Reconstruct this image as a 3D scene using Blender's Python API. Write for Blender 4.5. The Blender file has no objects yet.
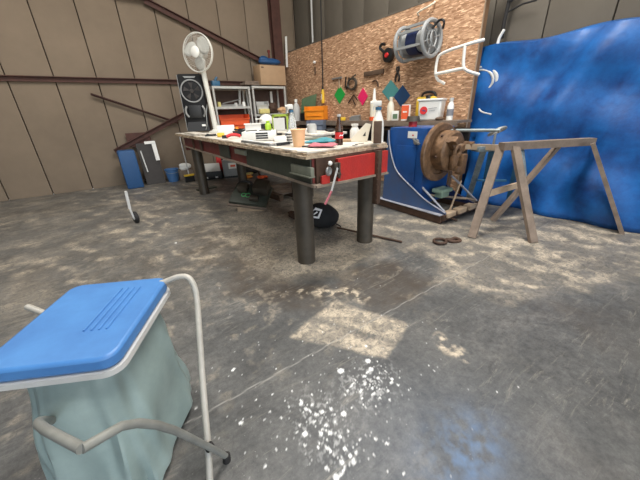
import bpy, bmesh, math, random
import numpy as np
from mathutils import Vector, Matrix, Quaternion, Euler
PI = math.pi
S = bpy.context.scene
COL = S.collection
random.seed(7)

# ------------------------------------------------------------------ materials
def mat(name, col, rough=.6, metal=0., var=.0, scale=8., col2=None, bump=0., bscale=None, spec=.5,
        trans=0., emit=None, alpha=1.):
    m = bpy.data.materials.new(name); m.use_nodes = True
    nt = m.node_tree; b = nt.nodes['Principled BSDF']
    c = (*col, 1)
    b.inputs['Base Color'].default_value = c
    b.inputs['Roughness'].default_value = rough
    b.inputs['Metallic'].default_value = metal
    b.inputs['Specular IOR Level'].default_value = spec
    b.inputs['Transmission Weight'].default_value = trans
    b.inputs['Alpha'].default_value = alpha
    if emit: b.inputs['Emission Color'].default_value = (*emit[:3], 1); b.inputs['Emission Strength'].default_value = emit[3]
    if var > 0 or bump > 0:
        tc = nt.nodes.new('ShaderNodeTexCoord')
        n = nt.nodes.new('ShaderNodeTexNoise'); n.inputs['Scale'].default_value = scale
        n.inputs['Detail'].default_value = 6; n.inputs['Roughness'].default_value = .65
        nt.links.new(tc.outputs['Object'], n.inputs['Vector'])
        if var > 0:
            r = nt.nodes.new('ShaderNodeValToRGB')
            r.color_ramp.elements[0].position = .5 - .22; r.color_ramp.elements[1].position = .5 + .2
            d = col2 if col2 else tuple(x * (1 - var) for x in col)
            r.color_ramp.elements[0].color = (*d, 1); r.color_ramp.elements[1].color = c
            nt.links.new(n.outputs['Fac'], r.inputs['Fac']); nt.links.new(r.outputs['Color'], b.inputs['Base Color'])
        if bump > 0:
            n2 = nt.nodes.new('ShaderNodeTexNoise'); n2.inputs['Scale'].default_value = bscale or scale * 3
            n2.inputs['Detail'].default_value = 4
            nt.links.new(tc.outputs['Object'], n2.inputs['Vector'])
            bp = nt.nodes.new('ShaderNodeBump'); bp.inputs['Strength'].default_value = bump; bp.inputs['Distance'].default_value = .01
            nt.links.new(n2.outputs['Fac'], bp.inputs['Height']); nt.links.new(bp.outputs['Normal'], b.inputs['Normal'])
    return m

M = dict(
    wall_panel=mat('wall_panel', (.225, .172, .122), .85, var=.22, scale=1.3, bump=.1, bscale=20),
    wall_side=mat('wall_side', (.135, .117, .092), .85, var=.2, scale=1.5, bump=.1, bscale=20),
    gap=mat('panel_gap', (.035, .022, .018), .9),
    red_steel=mat('red_oxide_steel', (.085, .030, .020), .7, var=.45, scale=9),
    dark_red=mat('dark_red_steel', (.19, .028, .022), .6, var=.6, scale=7),
    red_paint=mat('red_paint', (.52, .035, .025), .45, var=.35, scale=14, col2=(.40, .03, .025), bump=.3, bscale=60),
    leg_steel=mat('dark_leg_steel', (.085, .070, .052), .45, metal=.2, var=.5, scale=6, bump=.15),
    lip_steel=mat('weathered_lip', (.30, .235, .18), .75, var=.4, scale=12),
    plywood_edge=mat('table_board', (.62, .49, .34), .75, var=.5, scale=22, col2=(.15, .105, .07), bump=.6, bscale=60),
    table_skin=mat('table_paint_skin', (.78, .74, .66), .7, var=.45, scale=9, col2=(.42, .36, .29), bump=.2),
    dark_green=mat('dark_green_black', (.050, .058, .042), .6, var=.4, scale=10),
    grey_green=mat('grey_green_steel', (.20, .21, .16), .6, var=.3, scale=15),
    white_plastic=mat('white_plastic', (.80, .79, .74), .4, var=.06, scale=5),
    cream=mat('cream_plastic', (.78, .72, .58), .45, var=.08, scale=5),
    fan_white=mat('fan_enamel', (.66, .65, .59), .45, var=.06, scale=5),
    grey_plastic=mat('grey_plastic', (.30, .31, .31), .5, var=.15, scale=8),
    light_grey=mat('light_grey', (.55, .55, .53), .5, var=.15, scale=8),
    blue_grey=mat('blue_grey_plastic', (.17, .20, .26), .5, var=.15, scale=8),
    black=mat('black_plastic', (.008, .008, .009), .5, var=.1, scale=8),
    black_gloss=mat('black_gloss', (.007, .007, .008), .55, spec=.25),
    black_cloth=mat('black_cloth', (.017, .017, .018), .9, var=.2, scale=14, bump=.5, bscale=20),
    black_rubber=mat('black_rubber', (.014, .013, .013), .8),
    chrome=mat('bright_steel', (.62, .62, .62), .3, metal=.9),
    steel=mat('grey_steel', (.33, .33, .32), .45, metal=.5, var=.3, scale=12),
    galv=mat('shelf_steel', (.52, .52, .49), .5, metal=.15, var=.2, scale=15),
    shelf_dark=mat('shelf_dark', (.035, .030, .028), .7, var=.3, scale=10),
    shelf_back=mat('shelf_back_brown', (.085, .048, .036), .75, var=.4, scale=6),
    orange_red=mat('orange_red_plastic', (.85, .12, .03), .45, var=.12, scale=6),
    orange=mat('orange_plastic', (.90, .30, .02), .45, var=.12, scale=6),
    peach=mat('peach_tub', (.82, .50, .27), .5, var=.12, scale=12),
    yellow=mat('yellow_plastic', (.80, .52, .04), .45, var=.1, scale=8),
    pale_yellow=mat('pale_yellow', (.75, .66, .25), .5, var=.15, scale=9),
    lime=mat('lime_plastic', (.45, .70, .06), .45, var=.1, scale=8),
    olive=mat('olive_green', (.27, .36, .03), .5, var=.15, scale=8),
    crate_green=mat('crate_green', (.12, .20, .11), .55, var=.2, scale=10),
    pale_green=mat('pale_green_paint', (.30, .42, .32), .5, var=.2, scale=9),
    brown_glass=mat('brown_glass', (.16, .085, .05), .1, trans=.6),
    green=mat('vivid_green', (.01, .38, .06), .6, var=.06, scale=6),
    pink=mat('vivid_pink', (.85, .02, .14), .6, var=.06, scale=6),
    teal=mat('teal', (.07, .27, .27), .6, var=.08, scale=6),
    navy=mat('navy', (.015, .07, .19), .6, var=.08, scale=6),
    teal_rag=mat('teal_rag', (.07, .28, .33), .9, var=.3, scale=20, bump=.5),
    pink_rag=mat('pink_rag', (.55, .17, .20), .9, var=.3, scale=20, bump=.5),
    red=mat('red_plastic', (.62, .03, .03), .45, var=.15, scale=10),
    card=mat('cardboard', (.44, .29, .17), .85, var=.15, scale=5),
    paper=mat('paper', (.82, .81, .77), .8, var=.06, scale=10),
    blue_paint=mat('blue_machine_paint', (.008, .080, .30), .35, var=.35, scale=5, col2=(.012, .050, .18), bump=.08),
    blue_dull=mat('blue_machine_side', (.035, .09, .22), .5, var=.35, scale=5, col2=(.06, .08, .15)),
    navy_and_shade=mat('navy_and_shaded_blue', (.008, .018, .075), .5, var=.2, scale=5),  # navy of the wound hose, and painted shade on the machine's far plate
    edge_light=mat('worn_edge', (.40, .41, .46), .5, var=.4, scale=20),
    rust=mat('rusty_iron', (.27, .155, .08), .5, metal=.25, var=.5, scale=14, col2=(.075, .042, .024), bump=.35, bscale=30),
    rust_dark=mat('dark_rust', (.10, .055, .035), .7, metal=.2, var=.5, scale=12),
    rod=mat('pale_rod', (.36, .42, .43), .45, metal=.4, var=.3, scale=14),
    wood_grey=mat('weathered_wood', (.25, .19, .145), .85, var=.5, scale=7, bump=.3),
    wood_pale=mat('pale_wood', (.50, .37, .25), .8, var=.4, scale=9),
    wood_dark=mat('dark_wood', (.13, .08, .05), .8, var=.4, scale=10),
    timber_edge=mat('timber_edge', (.25, .135, .065), .8, var=.35, scale=6),
    tarp=mat('blue_tarp', (.004, .125, .42), .5, var=.55, scale=3.5, col2=(.002, .030, .15), bump=.7, bscale=7),
    pale_blue_paint=mat('pale_blue_steel', (.30, .37, .40), .6, metal=.2, var=.5, scale=18),
    mid_blue=mat('mid_blue_steel', (.03, .13, .24), .5, var=.3, scale=8),
    lid_blue=mat('lid_blue', (.07, .22, .50), .4, var=.2, scale=7, col2=(.05, .16, .40)),
    tube_white=mat('white_enamel_tube', (.44, .42, .37), .4, var=.25, scale=16),
    tube_grey=mat('grey_enamel_tube', (.22, .225, .205), .45, var=.3, scale=16),
    bucket_blue=mat('bucket_blue', (.05, .14, .32), .5, var=.15, scale=8),
    cola=mat('cola', (.03, .009, .005), .12),
    amber=mat('fan_guard_wire', (.74, .73, .68), .4),
    fan_blade=mat('fan_blade', (.55, .55, .51), .3, alpha=.72),
    clear=mat('clear_plastic', (.80, .84, .85), .15, trans=.75, alpha=.9),
    bag_plastic=mat('bin_bag_plastic', (.29, .37, .355), .35, var=.25, scale=5, col2=(.20, .27, .262), bump=.6, bscale=7, alpha=.93),
    paint_white=mat('white_ink', (.85, .85, .85), .7),
    ink_grey=mat('grey_ink', (.22, .22, .24), .7),
    ink_green=mat('green_ink', (.10, .42, .14), .7),
    dust=mat('sand_lump', (.38, .31, .22), .95, var=.3),
    lamp_glow=mat('lamp_glow', (.9, .9, .9), .5, emit=(1, .97, .92, 3.0)),
)

def osb():
    m = bpy.data.materials.new('strand_board'); m.use_nodes = True; nt = m.node_tree; b = nt.nodes['Principled BSDF']
    N = nt.nodes.new; L = nt.links.new
    tc = N('ShaderNodeTexCoord'); outs = []
    for k, (rx, st, sc) in enumerate([(.75, (1, 6, 26), 1.7), (-.8, (1, 6, 26), 1.9), (.1, (1, 6, 24), 1.8)]):
        mp = N('ShaderNodeMapping'); mp.inputs['Rotation'].default_value = (rx, 0, 0)
        mp.inputs['Scale'].default_value = (1 * sc, st[1] * sc, st[2] * sc)
        L(tc.outputs['Object'], mp.inputs['Vector'])
        v = N('ShaderNodeTexVoronoi'); v.inputs['Scale'].default_value = 1.6; v.inputs['Randomness'].default_value = 1
        L(mp.outputs['Vector'], v.inputs['Vector'])
        sp = N('ShaderNodeSeparateColor'); L(v.outputs['Color'], sp.inputs['Color']); outs.append(sp)
    gt = N('ShaderNodeMath'); gt.operation = 'GREATER_THAN'; gt.inputs[1].default_value = .5; L(outs[0].outputs['Green'], gt.inputs[0])
    mx = N('ShaderNodeMix'); L(gt.outputs[0], mx.inputs[0]); L(outs[0].outputs['Red'], mx.inputs[2]); L(outs[1].outputs['Red'], mx.inputs[3])
    gt2 = N('ShaderNodeMath'); gt2.operation = 'GREATER_THAN'; gt2.inputs[1].default_value = .62; L(outs[2].outputs['Green'], gt2.inputs[0])
    mx2 = N('ShaderNodeMix'); L(gt2.outputs[0], mx2.inputs[0]); L(mx.outputs[0], mx2.inputs[2]); L(outs[2].outputs['Red'], mx2.inputs[3])
    r = N('ShaderNodeValToRGB'); r.color_ramp.interpolation = 'LINEAR'
    e = r.color_ramp.elements; e[0].position = 0; e[0].color = (.25, .12, .058, 1); e[1].position = 1; e[1].color = (.90, .62, .40, 1)
    a = e.new(.14); a.color = (.36, .195, .105, 1); a = e.new(.55); a.color = (.47, .272, .158, 1); a = e.new(.84); a.color = (.58, .36, .22, 1)
    L(mx2.outputs[0], r.inputs['Fac']); L(r.outputs['Color'], b.inputs['Base Color'])
    b.inputs['Roughness'].default_value = .75
    bp = N('ShaderNodeBump'); bp.inputs['Strength'].default_value = .1; bp.inputs['Distance'].default_value = .003
    L(mx2.outputs[0], bp.inputs['Height']); L(bp.outputs['Normal'], b.inputs['Normal'])
    return m
M['osb'] = osb()

# ------------------------------------------------------------------ mesh helper
def rotm(d):
    return Vector(d).to_track_quat('Z', 'Y').to_matrix().to_4x4()
class MB:
    def __init__(s): s.bm = bmesh.new()
    def box(s, c, d, rz=0, rx=0, ry=0, bev=0.):
        m = Matrix.Translation(c) @ Euler((rx, ry, rz)).to_matrix().to_4x4() @ Matrix.Diagonal((*d, 1))
        r = bmesh.ops.create_cube(s.bm, size=1, matrix=m)
        if bev > 0:
            es = list({e for v in r['verts'] for e in v.link_edges})
            bmesh.ops.bevel(s.bm, geom=es, offset=bev, segments=2, affect='EDGES', profile=.5)
        return s
    def bar(s, a, b, w, h, up=(0, 0, 1)):
        a = Vector(a); b = Vector(b); z = (b - a); L = z.length; z.normalize(); u = Vector(up)
        x = z.cross(u)
        if x.length < 1e-4: x = z.cross(Vector((1, 0, 0)))
        x.normalize(); y = x.cross(z)
        m = Matrix((x, y, z)).transposed().to_4x4(); m.translation = (a + b) / 2
        bmesh.ops.create_cube(s.bm, size=1, matrix=m @ Matrix.Diagonal((w, h, L, 1))); return s
    def cyl(s, a, b, r, r2=None, n=20, cap=True):
        a = Vector(a); b = Vector(b); m = rotm(b - a); m.translation = (a + b) / 2
        bmesh.ops.create_cone(s.bm, cap_ends=cap, segments=n, radius1=r, radius2=r if r2 is None else r2, depth=(b - a).length, matrix=m); return s
    def lathe(s, prof, o=(0, 0, 0), ax=(0, 0, 1), n=24, sx=1., sy=1.):
        m = rotm(ax); m.translation = Vector(o); rings = []
        for r, z in prof:
            if r < 1e-5: rings.append([s.bm.verts.new(m @ Vector((0, 0, z)))])
            else: rings.append([s.bm.verts.new(m @ Vector((r * sx * math.cos(2 * PI * k / n), r * sy * math.sin(2 * PI * k / n), z))) for k in range(n)])
        for A, B in zip(rings, rings[1:]):
            for k in range(n):
                a0, a1 = A[k % len(A)], A[(k + 1) % len(A)]; b0, b1 = B[k % len(B)], B[(k + 1) % len(B)]
                f = []
                for v in (a0, a1, b1, b0):
                    if v not in f: f.append(v)
                if len(f) > 2:
                    try: s.bm.faces.new(f)
                    except ValueError: pass
        return s
    def tube(s, pts, r, n=10, closed=False, smooth=0):
        P = [Vector(p) for p in pts]
        for _ in range(smooth):
            Q = []; m = len(P)
            for i in range(m if closed else m - 1):
                a, b = P[i], P[(i + 1) % m]; Q += [a * .75 + b * .25, a * .25 + b * .75]
            P = Q if closed else [P[0]] + Q + [P[-1]]
        m = len(P); T = []
        for i in range(m):
            t = (P[(i + 1) % m] - P[i - 1]) if closed else (P[min(i + 1, m - 1)] - P[max(i - 1, 0)])
            T.append(t.normalized())
        u = T[0].orthogonal().normalized(); rings = []
        for i in range(m):
            if i: u = (T[i - 1].rotation_difference(T[i]) @ u); u = (u - T[i] * u.dot(T[i])).normalized()
            w = T[i].cross(u); rr = r[i * len(r) // m] if isinstance(r, (list, tuple)) else r
            rings.append([s.bm.verts.new(P[i] + (u * math.cos(2 * PI * k / n) + w * math.sin(2 * PI * k / n)) * rr) for k in range(n)])
        for i in range(m if closed else m - 1):
            A, B = rings[i], rings[(i + 1) % m]
            off = 0
            if closed and i == m - 1:
                off = min(range(n), key=lambda q: sum((A[k].co - B[(k + q) % n].co).length for k in range(n)))
            for k in range(n): s.bm.faces.new((A[k], A[(k + 1) % n], B[(k + 1 + off) % n], B[(k + off) % n]))
        if not closed:
            s.bm.faces.new(rings[0][::-1]); s.bm.faces.new(rings[-1])
        return s
    def ring(s, c, ax, R, r, n=36, m=8, sx=1., sy=1.):
        q = rotm(ax); q.translation = Vector(c)
        return s.tube([q @ Vector((R * sx * math.cos(2 * PI * k / n), R * sy * math.sin(2 * PI * k / n), 0)) for k in range(n)], r, m, True)
    def prism(s, pts, ext):
        e = Vector(ext); A = [s.bm.verts.new(Vector(p)) for p in pts]; B = [s.bm.verts.new(Vector(p) + e) for p in pts]
        s.bm.faces.new(A[::-1]); s.bm.faces.new(B); n = len(A)
        for i in range(n): s.bm.faces.new((A[i], A[(i + 1) % n], B[(i + 1) % n], B[i]))
        return s
    def hexa(s, v8):
        V = [s.bm.verts.new(v) for v in v8]
        for f in ((0, 3, 2, 1), (4, 5, 6, 7), (0, 1, 5, 4), (1, 2, 6, 5), (2, 3, 7, 6), (3, 0, 4, 7)): s.bm.faces.new([V[i] for i in f])
        return s
    def ell(s, c, r, rz=0, sub=3, noise=0., seed=0):
        m = Matrix.Translation(c) @ Euler((0, 0, rz)).to_matrix().to_4x4() @ Matrix.Diagonal((*r, 1))
        q = bmesh.ops.create_icosphere(s.bm, subdivisions=sub, radius=1)
        rd = random.Random(seed); ph = [(Vector((rd.gauss(0, 2.2), rd.gauss(0, 2.2), rd.gauss(0, 2.2))), rd.random() * 6) for _ in range(6)]
        for v in q['verts']:
            if noise: v.co *= 1 + noise * sum(math.sin(v.co.dot(a) + p) for a, p in ph) / 3
            v.co = m @ v.co
        return s
    def build(s, name, m, parent=None, world=False, smooth=None, bevel=0.):
        bmesh.ops.recalc_face_normals(s.bm, faces=s.bm.faces)
        if world and parent is not None:
            o = -Vector(parent.location)
            if parent.parent: o -= Vector(parent.parent.location)
            bmesh.ops.translate(s.bm, verts=s.bm.verts, vec=o)
        me = bpy.data.meshes.new(name); s.bm.to_mesh(me); s.bm.free()
        me.materials.append(M[m] if isinstance(m, str) else m)
        for p in me.polygons: p.use_smooth = True
        try: me.set_sharp_from_angle(angle=math.radians(38))
        except Exception: pass
        o = bpy.data.objects.new(name, me); COL.objects.link(o); o.parent = parent
        if bevel: b = o.modifiers.new('b', 'BEVEL'); b.width = bevel; b.segments = 2; b.limit_method = 'ANGLE'
        return o
def thing(name, label, cat, loc=(0, 0, 0), rz=0., group=None, rx=0., ry=0.):
    o = bpy.data.objects.new(name, None); COL.objects.link(o); o.empty_display_size = .05
    o.location = loc; o.rotation_euler = (rx, ry, rz); return tag(o, label, cat, group)
def tag(o, label, cat, group=None, kind=None):
    o['label'] = label; o['category'] = cat
    if group: o['group'] = group
    if kind: o['kind'] = kind
    return o
def one(mb, name, m, label, cat, loc=None, rz=0., group=None, **k):
    o = mb.build(name, m, **k); tag(o, label, cat, group)
    if loc is not None: o.location = loc; o.rotation_euler.z = rz
    return o
def struct(name, mb, m, label=None):
    o = mb.build(name, m); o['kind'] = 'structure'
    if label: o['label'] = label
    return o
def face(x, y, extra=0.):       # heading so that local -Y looks towards where the photographer stood
    return math.atan2(y + 1.58, x + 1.10) - PI / 2 + extra

# ------------------------------------------------------------------ floor
def noise2(X, Y, f, seed):
    rng = np.random.RandomState(seed); t = rng.rand(64, 64)
    x = X * f + 17.3 * seed; y = Y * f + 5.1 * seed
    xi = np.floor(x).astype(int); yi = np.floor(y).astype(int); fx = x - xi; fy = y - yi
    fx = fx * fx * (3 - 2 * fx); fy = fy * fy * (3 - 2 * fy)
    g = lambda a, b: t[a % 64, b % 64]
    return (g(xi, yi) * (1 - fx) + g(xi + 1, yi) * fx) * (1 - fy) + (g(xi, yi + 1) * (1 - fx) + g(xi + 1, yi + 1) * fx) * fy
def fbm(X, Y, f, seed, o=4):
    r = 0; a = .5; s = 0
    for k in range(o): r = r + a * noise2(X, Y, f * 2 ** k, seed + k); s += a; a *= .55
    return r / s
def polymask(X, Y, pts, soft, wob=.05, seed=1):
    Xw = X + wob * (fbm(X, Y, 7, seed) - .5) * 2; Yw = Y + wob * (fbm(X, Y, 7, seed + 9) - .5) * 2
    d = np.full(X.shape, 1e9); ins = np.zeros(X.shape, bool); n = len(pts)
    for i in range(n):
        ax, ay = pts[i]; bx, by = pts[(i + 1) % n]; ex, ey = bx - ax, by - ay
        t = np.clip(((Xw - ax) * ex + (Yw - ay) * ey) / (ex * ex + ey * ey), 0, 1)
        d = np.minimum(d, np.hypot(Xw - ax - t * ex, Yw - ay - t * ey))
        c = ((ay > Yw) != (by > Yw)) & (Xw < (bx - ax) * (Yw - ay) / (by - ay + 1e-12) + ax); ins ^= c
    sd = np.where(ins, d, -d); return np.clip(sd / soft + .5, 0, 1)
def floor():
    gx = np.concatenate([np.arange(-9, -1.8, .1), np.arange(-1.8, -1.1, .02), np.arange(-1.1, .35, .0065), np.arange(.35, 2.4, .02), np.arange(2.4, 3.31, .05)])
    gy = np.concatenate([np.arange(-7, -1.7, .1), np.arange(-1.7, -1.4, .02), np.arange(-1.4, .1, .0065), np.arange(.1, 2.2, .02), np.arange(2.2, 5.7, .05)])
    X, Y = np.meshgrid(gx, gy); nx, ny = len(gx), len(gy)
    co = np.stack([X.ravel(), Y.ravel(), np.zeros(X.size)], 1)
    i = np.arange(nx * ny).reshape(ny, nx)
    q = np.stack([i[:-1, :-1], i[:-1, 1:], i[1:, 1:], i[1:, :-1]], -1).reshape(-1, 4)
    me = bpy.data.meshes.new('floor'); me.vertices.add(len(co)); me.vertices.foreach_set('co', co.ravel())
    me.loops.add(q.size); me.loops.foreach_set('vertex_index', q.ravel())
    me.polygons.add(len(q)); me.polygons.foreach_set('loop_start', np.arange(len(q)) * 4); me.update(calc_edges=True)
    # dust: dry sand and plaster trodden into the slab; tone raised for blocked light
    fine = fbm(X, Y, 28, 3, 3); mid = fbm(X, Y, 6, 11, 4)
    sw = np.abs(np.sin((X * 9 + Y * 5) + 9 * fbm(X, Y, 2.2, 21))) ** 5        # swept arcs
    dust = .78 * polymask(X, Y, [(-.51, -.36), (-.07, -.23), (.13, -.71), (-.18, -.80)], .03, .02, 2) * (.50 + .5 * np.clip((fbm(X, Y, 18, 3, 3) - .42) * 6, 0, 1)) * (1 - .6 * np.exp(-((X + .545 * (Y + .5) + .2) / .03) ** 2))
    dust = np.maximum(dust, .68 * polymask(X, Y, [(-.30, .36), (-.12, .24), (.06, .16), (.25, .06), (.51, .13), (.79, .11), (1.07, .18), (1.25, .74), (1.6, 1.6), (1.5, 3.2), (.22, 3.0), (-.25, 1.3)], .30, .16, 4) * (.5 + 1.1 * (mid - .3)))
    dust = np.maximum(dust, .74 * polymask(X, Y, [(-.22, .30), (-.08, .22), (.06, .16), (.22, .06), (.45, .12), (.72, .12), (.8, .3), (.4, .42), (0, .46)], .035, .06, 5) * (.6 + .9 * (mid - .35)))
    dust = np.maximum(dust, .85 * polymask(X, Y, [(-.24, .03), (-.15, .04), (0, -.13), (.12, -.16), (.15, -.30), (.05, -.35), (-.05, -.25), (-.14, -.11), (-.27, -.08)], .05, .06, 6) * np.clip((fbm(X, Y, 16, 31) - .47) * 9, 0, 1))
    dust = np.maximum(dust, .8 * polymask(X, Y, [(.12, -.85), (.2, -.87), (.2, -1.05), (.12, -1.07), (.08, -.95)], .03, .05, 7) * np.clip((fine - .4) * 5, 0, 1))
    lr = polymask(X, Y, [(.66, -.56), (.97, -.30), (.95, .1), (1.2, .9), (1.75, .75), (1.8, .17), (2.4, -.1), (3, -.3), (3, -2), (.8, -.92), (.76, -.73)], .15, .1, 8)
    dust = np.maximum(dust, lr * (.16 + .65 * sw * np.clip((mid - .35) * 3, 0, 1) + .35 * np.clip((fbm(X, Y, 9, 41) - .55) * 6, 0, 1)))
    far = np.clip((Y - .2) / 1.0, 0, 1) * np.clip((1.0 - X) / 1.0 + .6, 0, 1)
    dust = np.maximum(dust, far * (.08 + .17 * np.clip((fbm(X, Y, 5.2, 51) - .47) * 4, 0, 1) + .55 * sw * np.clip((mid - .45) * 4, 0, 1)))
    dust = np.maximum(dust, .26 * np.clip((fbm(X, Y, 14, 61) - .60) * 7, 0, 1) * np.clip((Y + .9) / .8, .05, 1))
    # dark: oily, worn patches
    dk = np.clip(.85 * polymask(X, Y, [(-.50, .84), (-.17, .70), (-.2, .10), (.05, -.1), (-.3, -.2), (-.49, .1), (-.65, .39)], .12, .1, 12)
         + .95 * polymask(X, Y, [(.17, .02), (.71, -.10), (.66, -.5), (.30, -.59), (.08, -.50), (-.02, -.2)], .12, .08, 13)
         + .75 * polymask(X, Y, [(-.54, 2.2), (.14, 1.3), (-.05, .6), (-.46, .7), (-.8, 1.2)], .2, .15, 14), 0, 1)
    dk = np.clip(dk + .5 * np.clip((fbm(X, Y, 1.7, 71) - .52) * 4, 0, 1), 0, 1)
    # white paint drips and splashes
    wh = np.zeros(X.shape)
    dots = [(-.767,1.613,.016),(-.743,-.886,.015),(-.689,-1.06,.011),(-.651,-1.084,.009),(-.649,-1.059,.009),(-.649,-1.028,.009),(-.635,-.981,.008),(-.658,-.944,.01),(-.69,-.925,.011),(-.729,-.96,.007),(-.652,-.907,.009),(-.631,-.85,.011),(-.591,-.863,.009),(-.56,-.915,.015),(-.648,-.796,.008),(-.68,-.796,.009),(-.685,-.762,.01),(-.74,-.842,.006),(-.765,-.86,.006),(-.766,-.923,.006),(-.426,-.728,.0206),(-.272,-.763,.0178),(-.297,-.81,.0158),(-.308,-.87,.01),(-.258,-.915,.01),(-.261,-.956,.007),(-.323,-.95,.007),(-.371,-.894,.009),(-.445,-.904,.006),(-.497,-.846,.005),(-.405,-.812,.005),(-.737,-1.085,.0136),(-.927,-.897,.006),(-.532,-1.219,.007),(-.747,-1.038,.007),(-.702,-1.002,.006),(-.574,-1.11,.005),(-.579,-1.037,.005),(-.62,-.754,.006),(-.682,-.869,.006),(-.61,-.922,.006),(-.685,-.959,.006),(-.594,-.982,.006),(-.86,-.384,.008),(-.938,-.684,.0114),(-.867,-.388,.009),(-1.077,-.494,.006),(-1.107,-.632,.005),(-.684,-.679,.005),(-.842,-.621,.005),(-.816,-.713,.005),(-.868,-.871,.005),(-.206,-.679,.008),(-.249,-.862,.005),(-.351,-.987,.006),(-.38,-.953,.007),(-.426,-.974,.005),(-.514,-.914,.006)]
    rd = random.Random(5)
    for cx, cy, sp, n in [(-.68, -.88, .08, 55), (-.66, -1.03, .05, 28), (-.35, -.87, .09, 75), (-.6, -.7, .25, 90), (-.75, -.75, .25, 60), (-.3, -.6, .35, 40), (-.8, .2, .5, 60), (0, -1.0, .25, 30)]:
        for _ in range(n): dots.append((rd.gauss(cx, sp), rd.gauss(cy, sp), rd.choice((.0012, .0016, .0022, .0032))))
    wx = X + .006 * (fbm(X, Y, 60, 81, 2) - .5); wy = Y + .006 * (fbm(X, Y, 60, 82, 2) - .5)
    for a, b, r in dots:
        jx = np.searchsorted(gx, [a - r * 2.5, a + r * 2.5]); jy = np.searchsorted(gy, [b - r * 2.5, b + r * 2.5])
        sl = (slice(max(jy[0] - 1, 0), jy[1] + 1), slice(max(jx[0] - 1, 0), jx[1] + 1))
        d = np.hypot(wx[sl] - a, (wy[sl] - b)); wh[sl] = np.maximum(wh[sl], np.clip((r * .78 - d) / .0035 + .5, 0, 1))
    for st in [[(-.72,-1.086),(-.691,-1.079),(-.657,-1.079),(-.621,-1.062)],[(-.497,-.846),(-.436,-.824),(-.37,-.823),(-.305,-.812)],[(-.398,-.92),(-.334,-.922),(-.271,-.927)],[(-.678,-.743),(-.676,-.806),(-.653,-.851)],[(-.33,-.809),(-.371,-.852),(-.431,-.876)],[(-.528,-1.07),(-.501,-1.114)],[(-.702,-.97),(-.693,-1.022),(-.671,-1.061)]]:
        for (a, b), (c, e) in zip(st, st[1:]):
            ex, ey = c - a, e - b; t = np.clip(((wx - a) * ex + (wy - b) * ey) / (ex * ex + ey * ey), 0, 1)
            d = np.hypot(wx - a - t * ex, wy - b - t * ey)
            wh = np.maximum(wh, np.clip((.0055 - d) / .005 + .3, 0, 1) * np.clip((fbm(X, Y, 60, 91, 2) - .46) * 10, 0, 1))
    # pale scratched mist of dried spray around the splashes, and the bluish overspray near the doorway
    mist = np.exp(-(((X + .36) / .13) ** 2 + ((Y + .86) / .10) ** 2)) + np.exp(-(((X + .67) / .09) ** 2 + ((Y + .9) / .14) ** 2))
    wh = np.maximum(wh, .5 * np.clip(mist, 0, 1) * np.clip((fbm(X, Y, 70, 101, 3) - .58) * 9, 0, 1))
    blue = .8 * np.exp(-(((X + .28) / .15) ** 2 + ((Y + 1.30) / .10) ** 2)) * np.clip((fbm(X, Y, 22, 111) - .3) * 2.6, 0, 1)
    blue = np.clip(blue + .10 * np.exp(-(((X + .4) / .4) ** 2 + ((Y + 1.25) / .35) ** 2)), 0, 1)
    crack = np.clip(1 - np.abs(Y + .545 + .002 * np.sin(X * 40)) / .0045, 0, 1) * .8
    at = me.color_attributes.new('wear', 'FLOAT_COLOR', 'POINT')
    at.data.foreach_set('color', np.stack([dust.ravel(), dk.ravel(), wh.ravel(), np.ones(X.size)], 1).astype(np.float32).ravel())
    at = me.color_attributes.new('wear_b', 'FLOAT_COLOR', 'POINT')
    at.data.foreach_set('color', np.stack([blue.ravel(), crack.ravel(), sw.ravel(), np.ones(X.size)], 1).astype(np.float32).ravel())
    m = bpy.data.materials.new('concrete_slab'); m.use_nodes = True; nt = m.node_tree; b = nt.nodes['Principled BSDF']; N = nt.nodes.new; L = nt.links.new
    tc = N('ShaderNodeTexCoord')
    def nz(s, d=6, r=.6, dist=0.):
        n = N('ShaderNodeTexNoise'); n.inputs['Scale'].default_value = s; n.inputs['Detail'].default_value = d; n.inputs['Roughness'].default_value = r; n.inputs['Distortion'].default_value = dist
        L(tc.outputs['Object'], n.inputs['Vector']); return n.outputs['Fac']
    def ramp(f, stops):
        r = N('ShaderNodeValToRGB'); e = r.color_ramp.elements
        e[0].position, e[0].color = stops[0][0], (*stops[0][1], 1); e[1].position, e[1].color = stops[-1][0], (*stops[-1][1], 1)
        for p, c in stops[1:-1]: q = e.new(p); q.color = (*c, 1)
        L(f, r.inputs['Fac']); return r.outputs['Color']
    def mix(f, a, c, mode='MIX'):
        x = N('ShaderNodeMix'); x.data_type = 'RGBA'; x.blend_type = mode
        if isinstance(f, float): x.inputs[0].default_value = f
        else: L(f, x.inputs[0])
        for k, v in ((6, a), (7, c)):
            if isinstance(v, tuple): x.inputs[k].default_value = (*v, 1)
            else: L(v, x.inputs[k])
        return x.outputs[2]
    A = N('ShaderNodeAttribute'); A.attribute_name = 'wear'; sa = N('ShaderNodeSeparateColor'); L(A.outputs['Color'], sa.inputs[0])
    B = N('ShaderNodeAttribute'); B.attribute_name = 'wear_b'; sb = N('ShaderNodeSeparateColor'); L(B.outputs['Color'], sb.inputs[0])
    c = ramp(nz(2.3, 8, .7, .6), [(.3, (.045, .046, .046)), (.5, (.078, .079, .077)), (.7, (.125, .122, .115))])
    c = mix(.9, c, ramp(nz(26, 9, .85), [(.3, (.18, .18, .18)), (.5, (.5, .5, .5)), (.72, (.86, .86, .85))]), 'OVERLAY')
    dkm = mix(1.0, sa.outputs[1], ramp(nz(5, 6, .7, .8), [(.3, (.35, .35, .35)), (.65, (1, 1, 1))]), 'MULTIPLY')
    c = mix(dkm, c, (.055, .043, .032))
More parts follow.
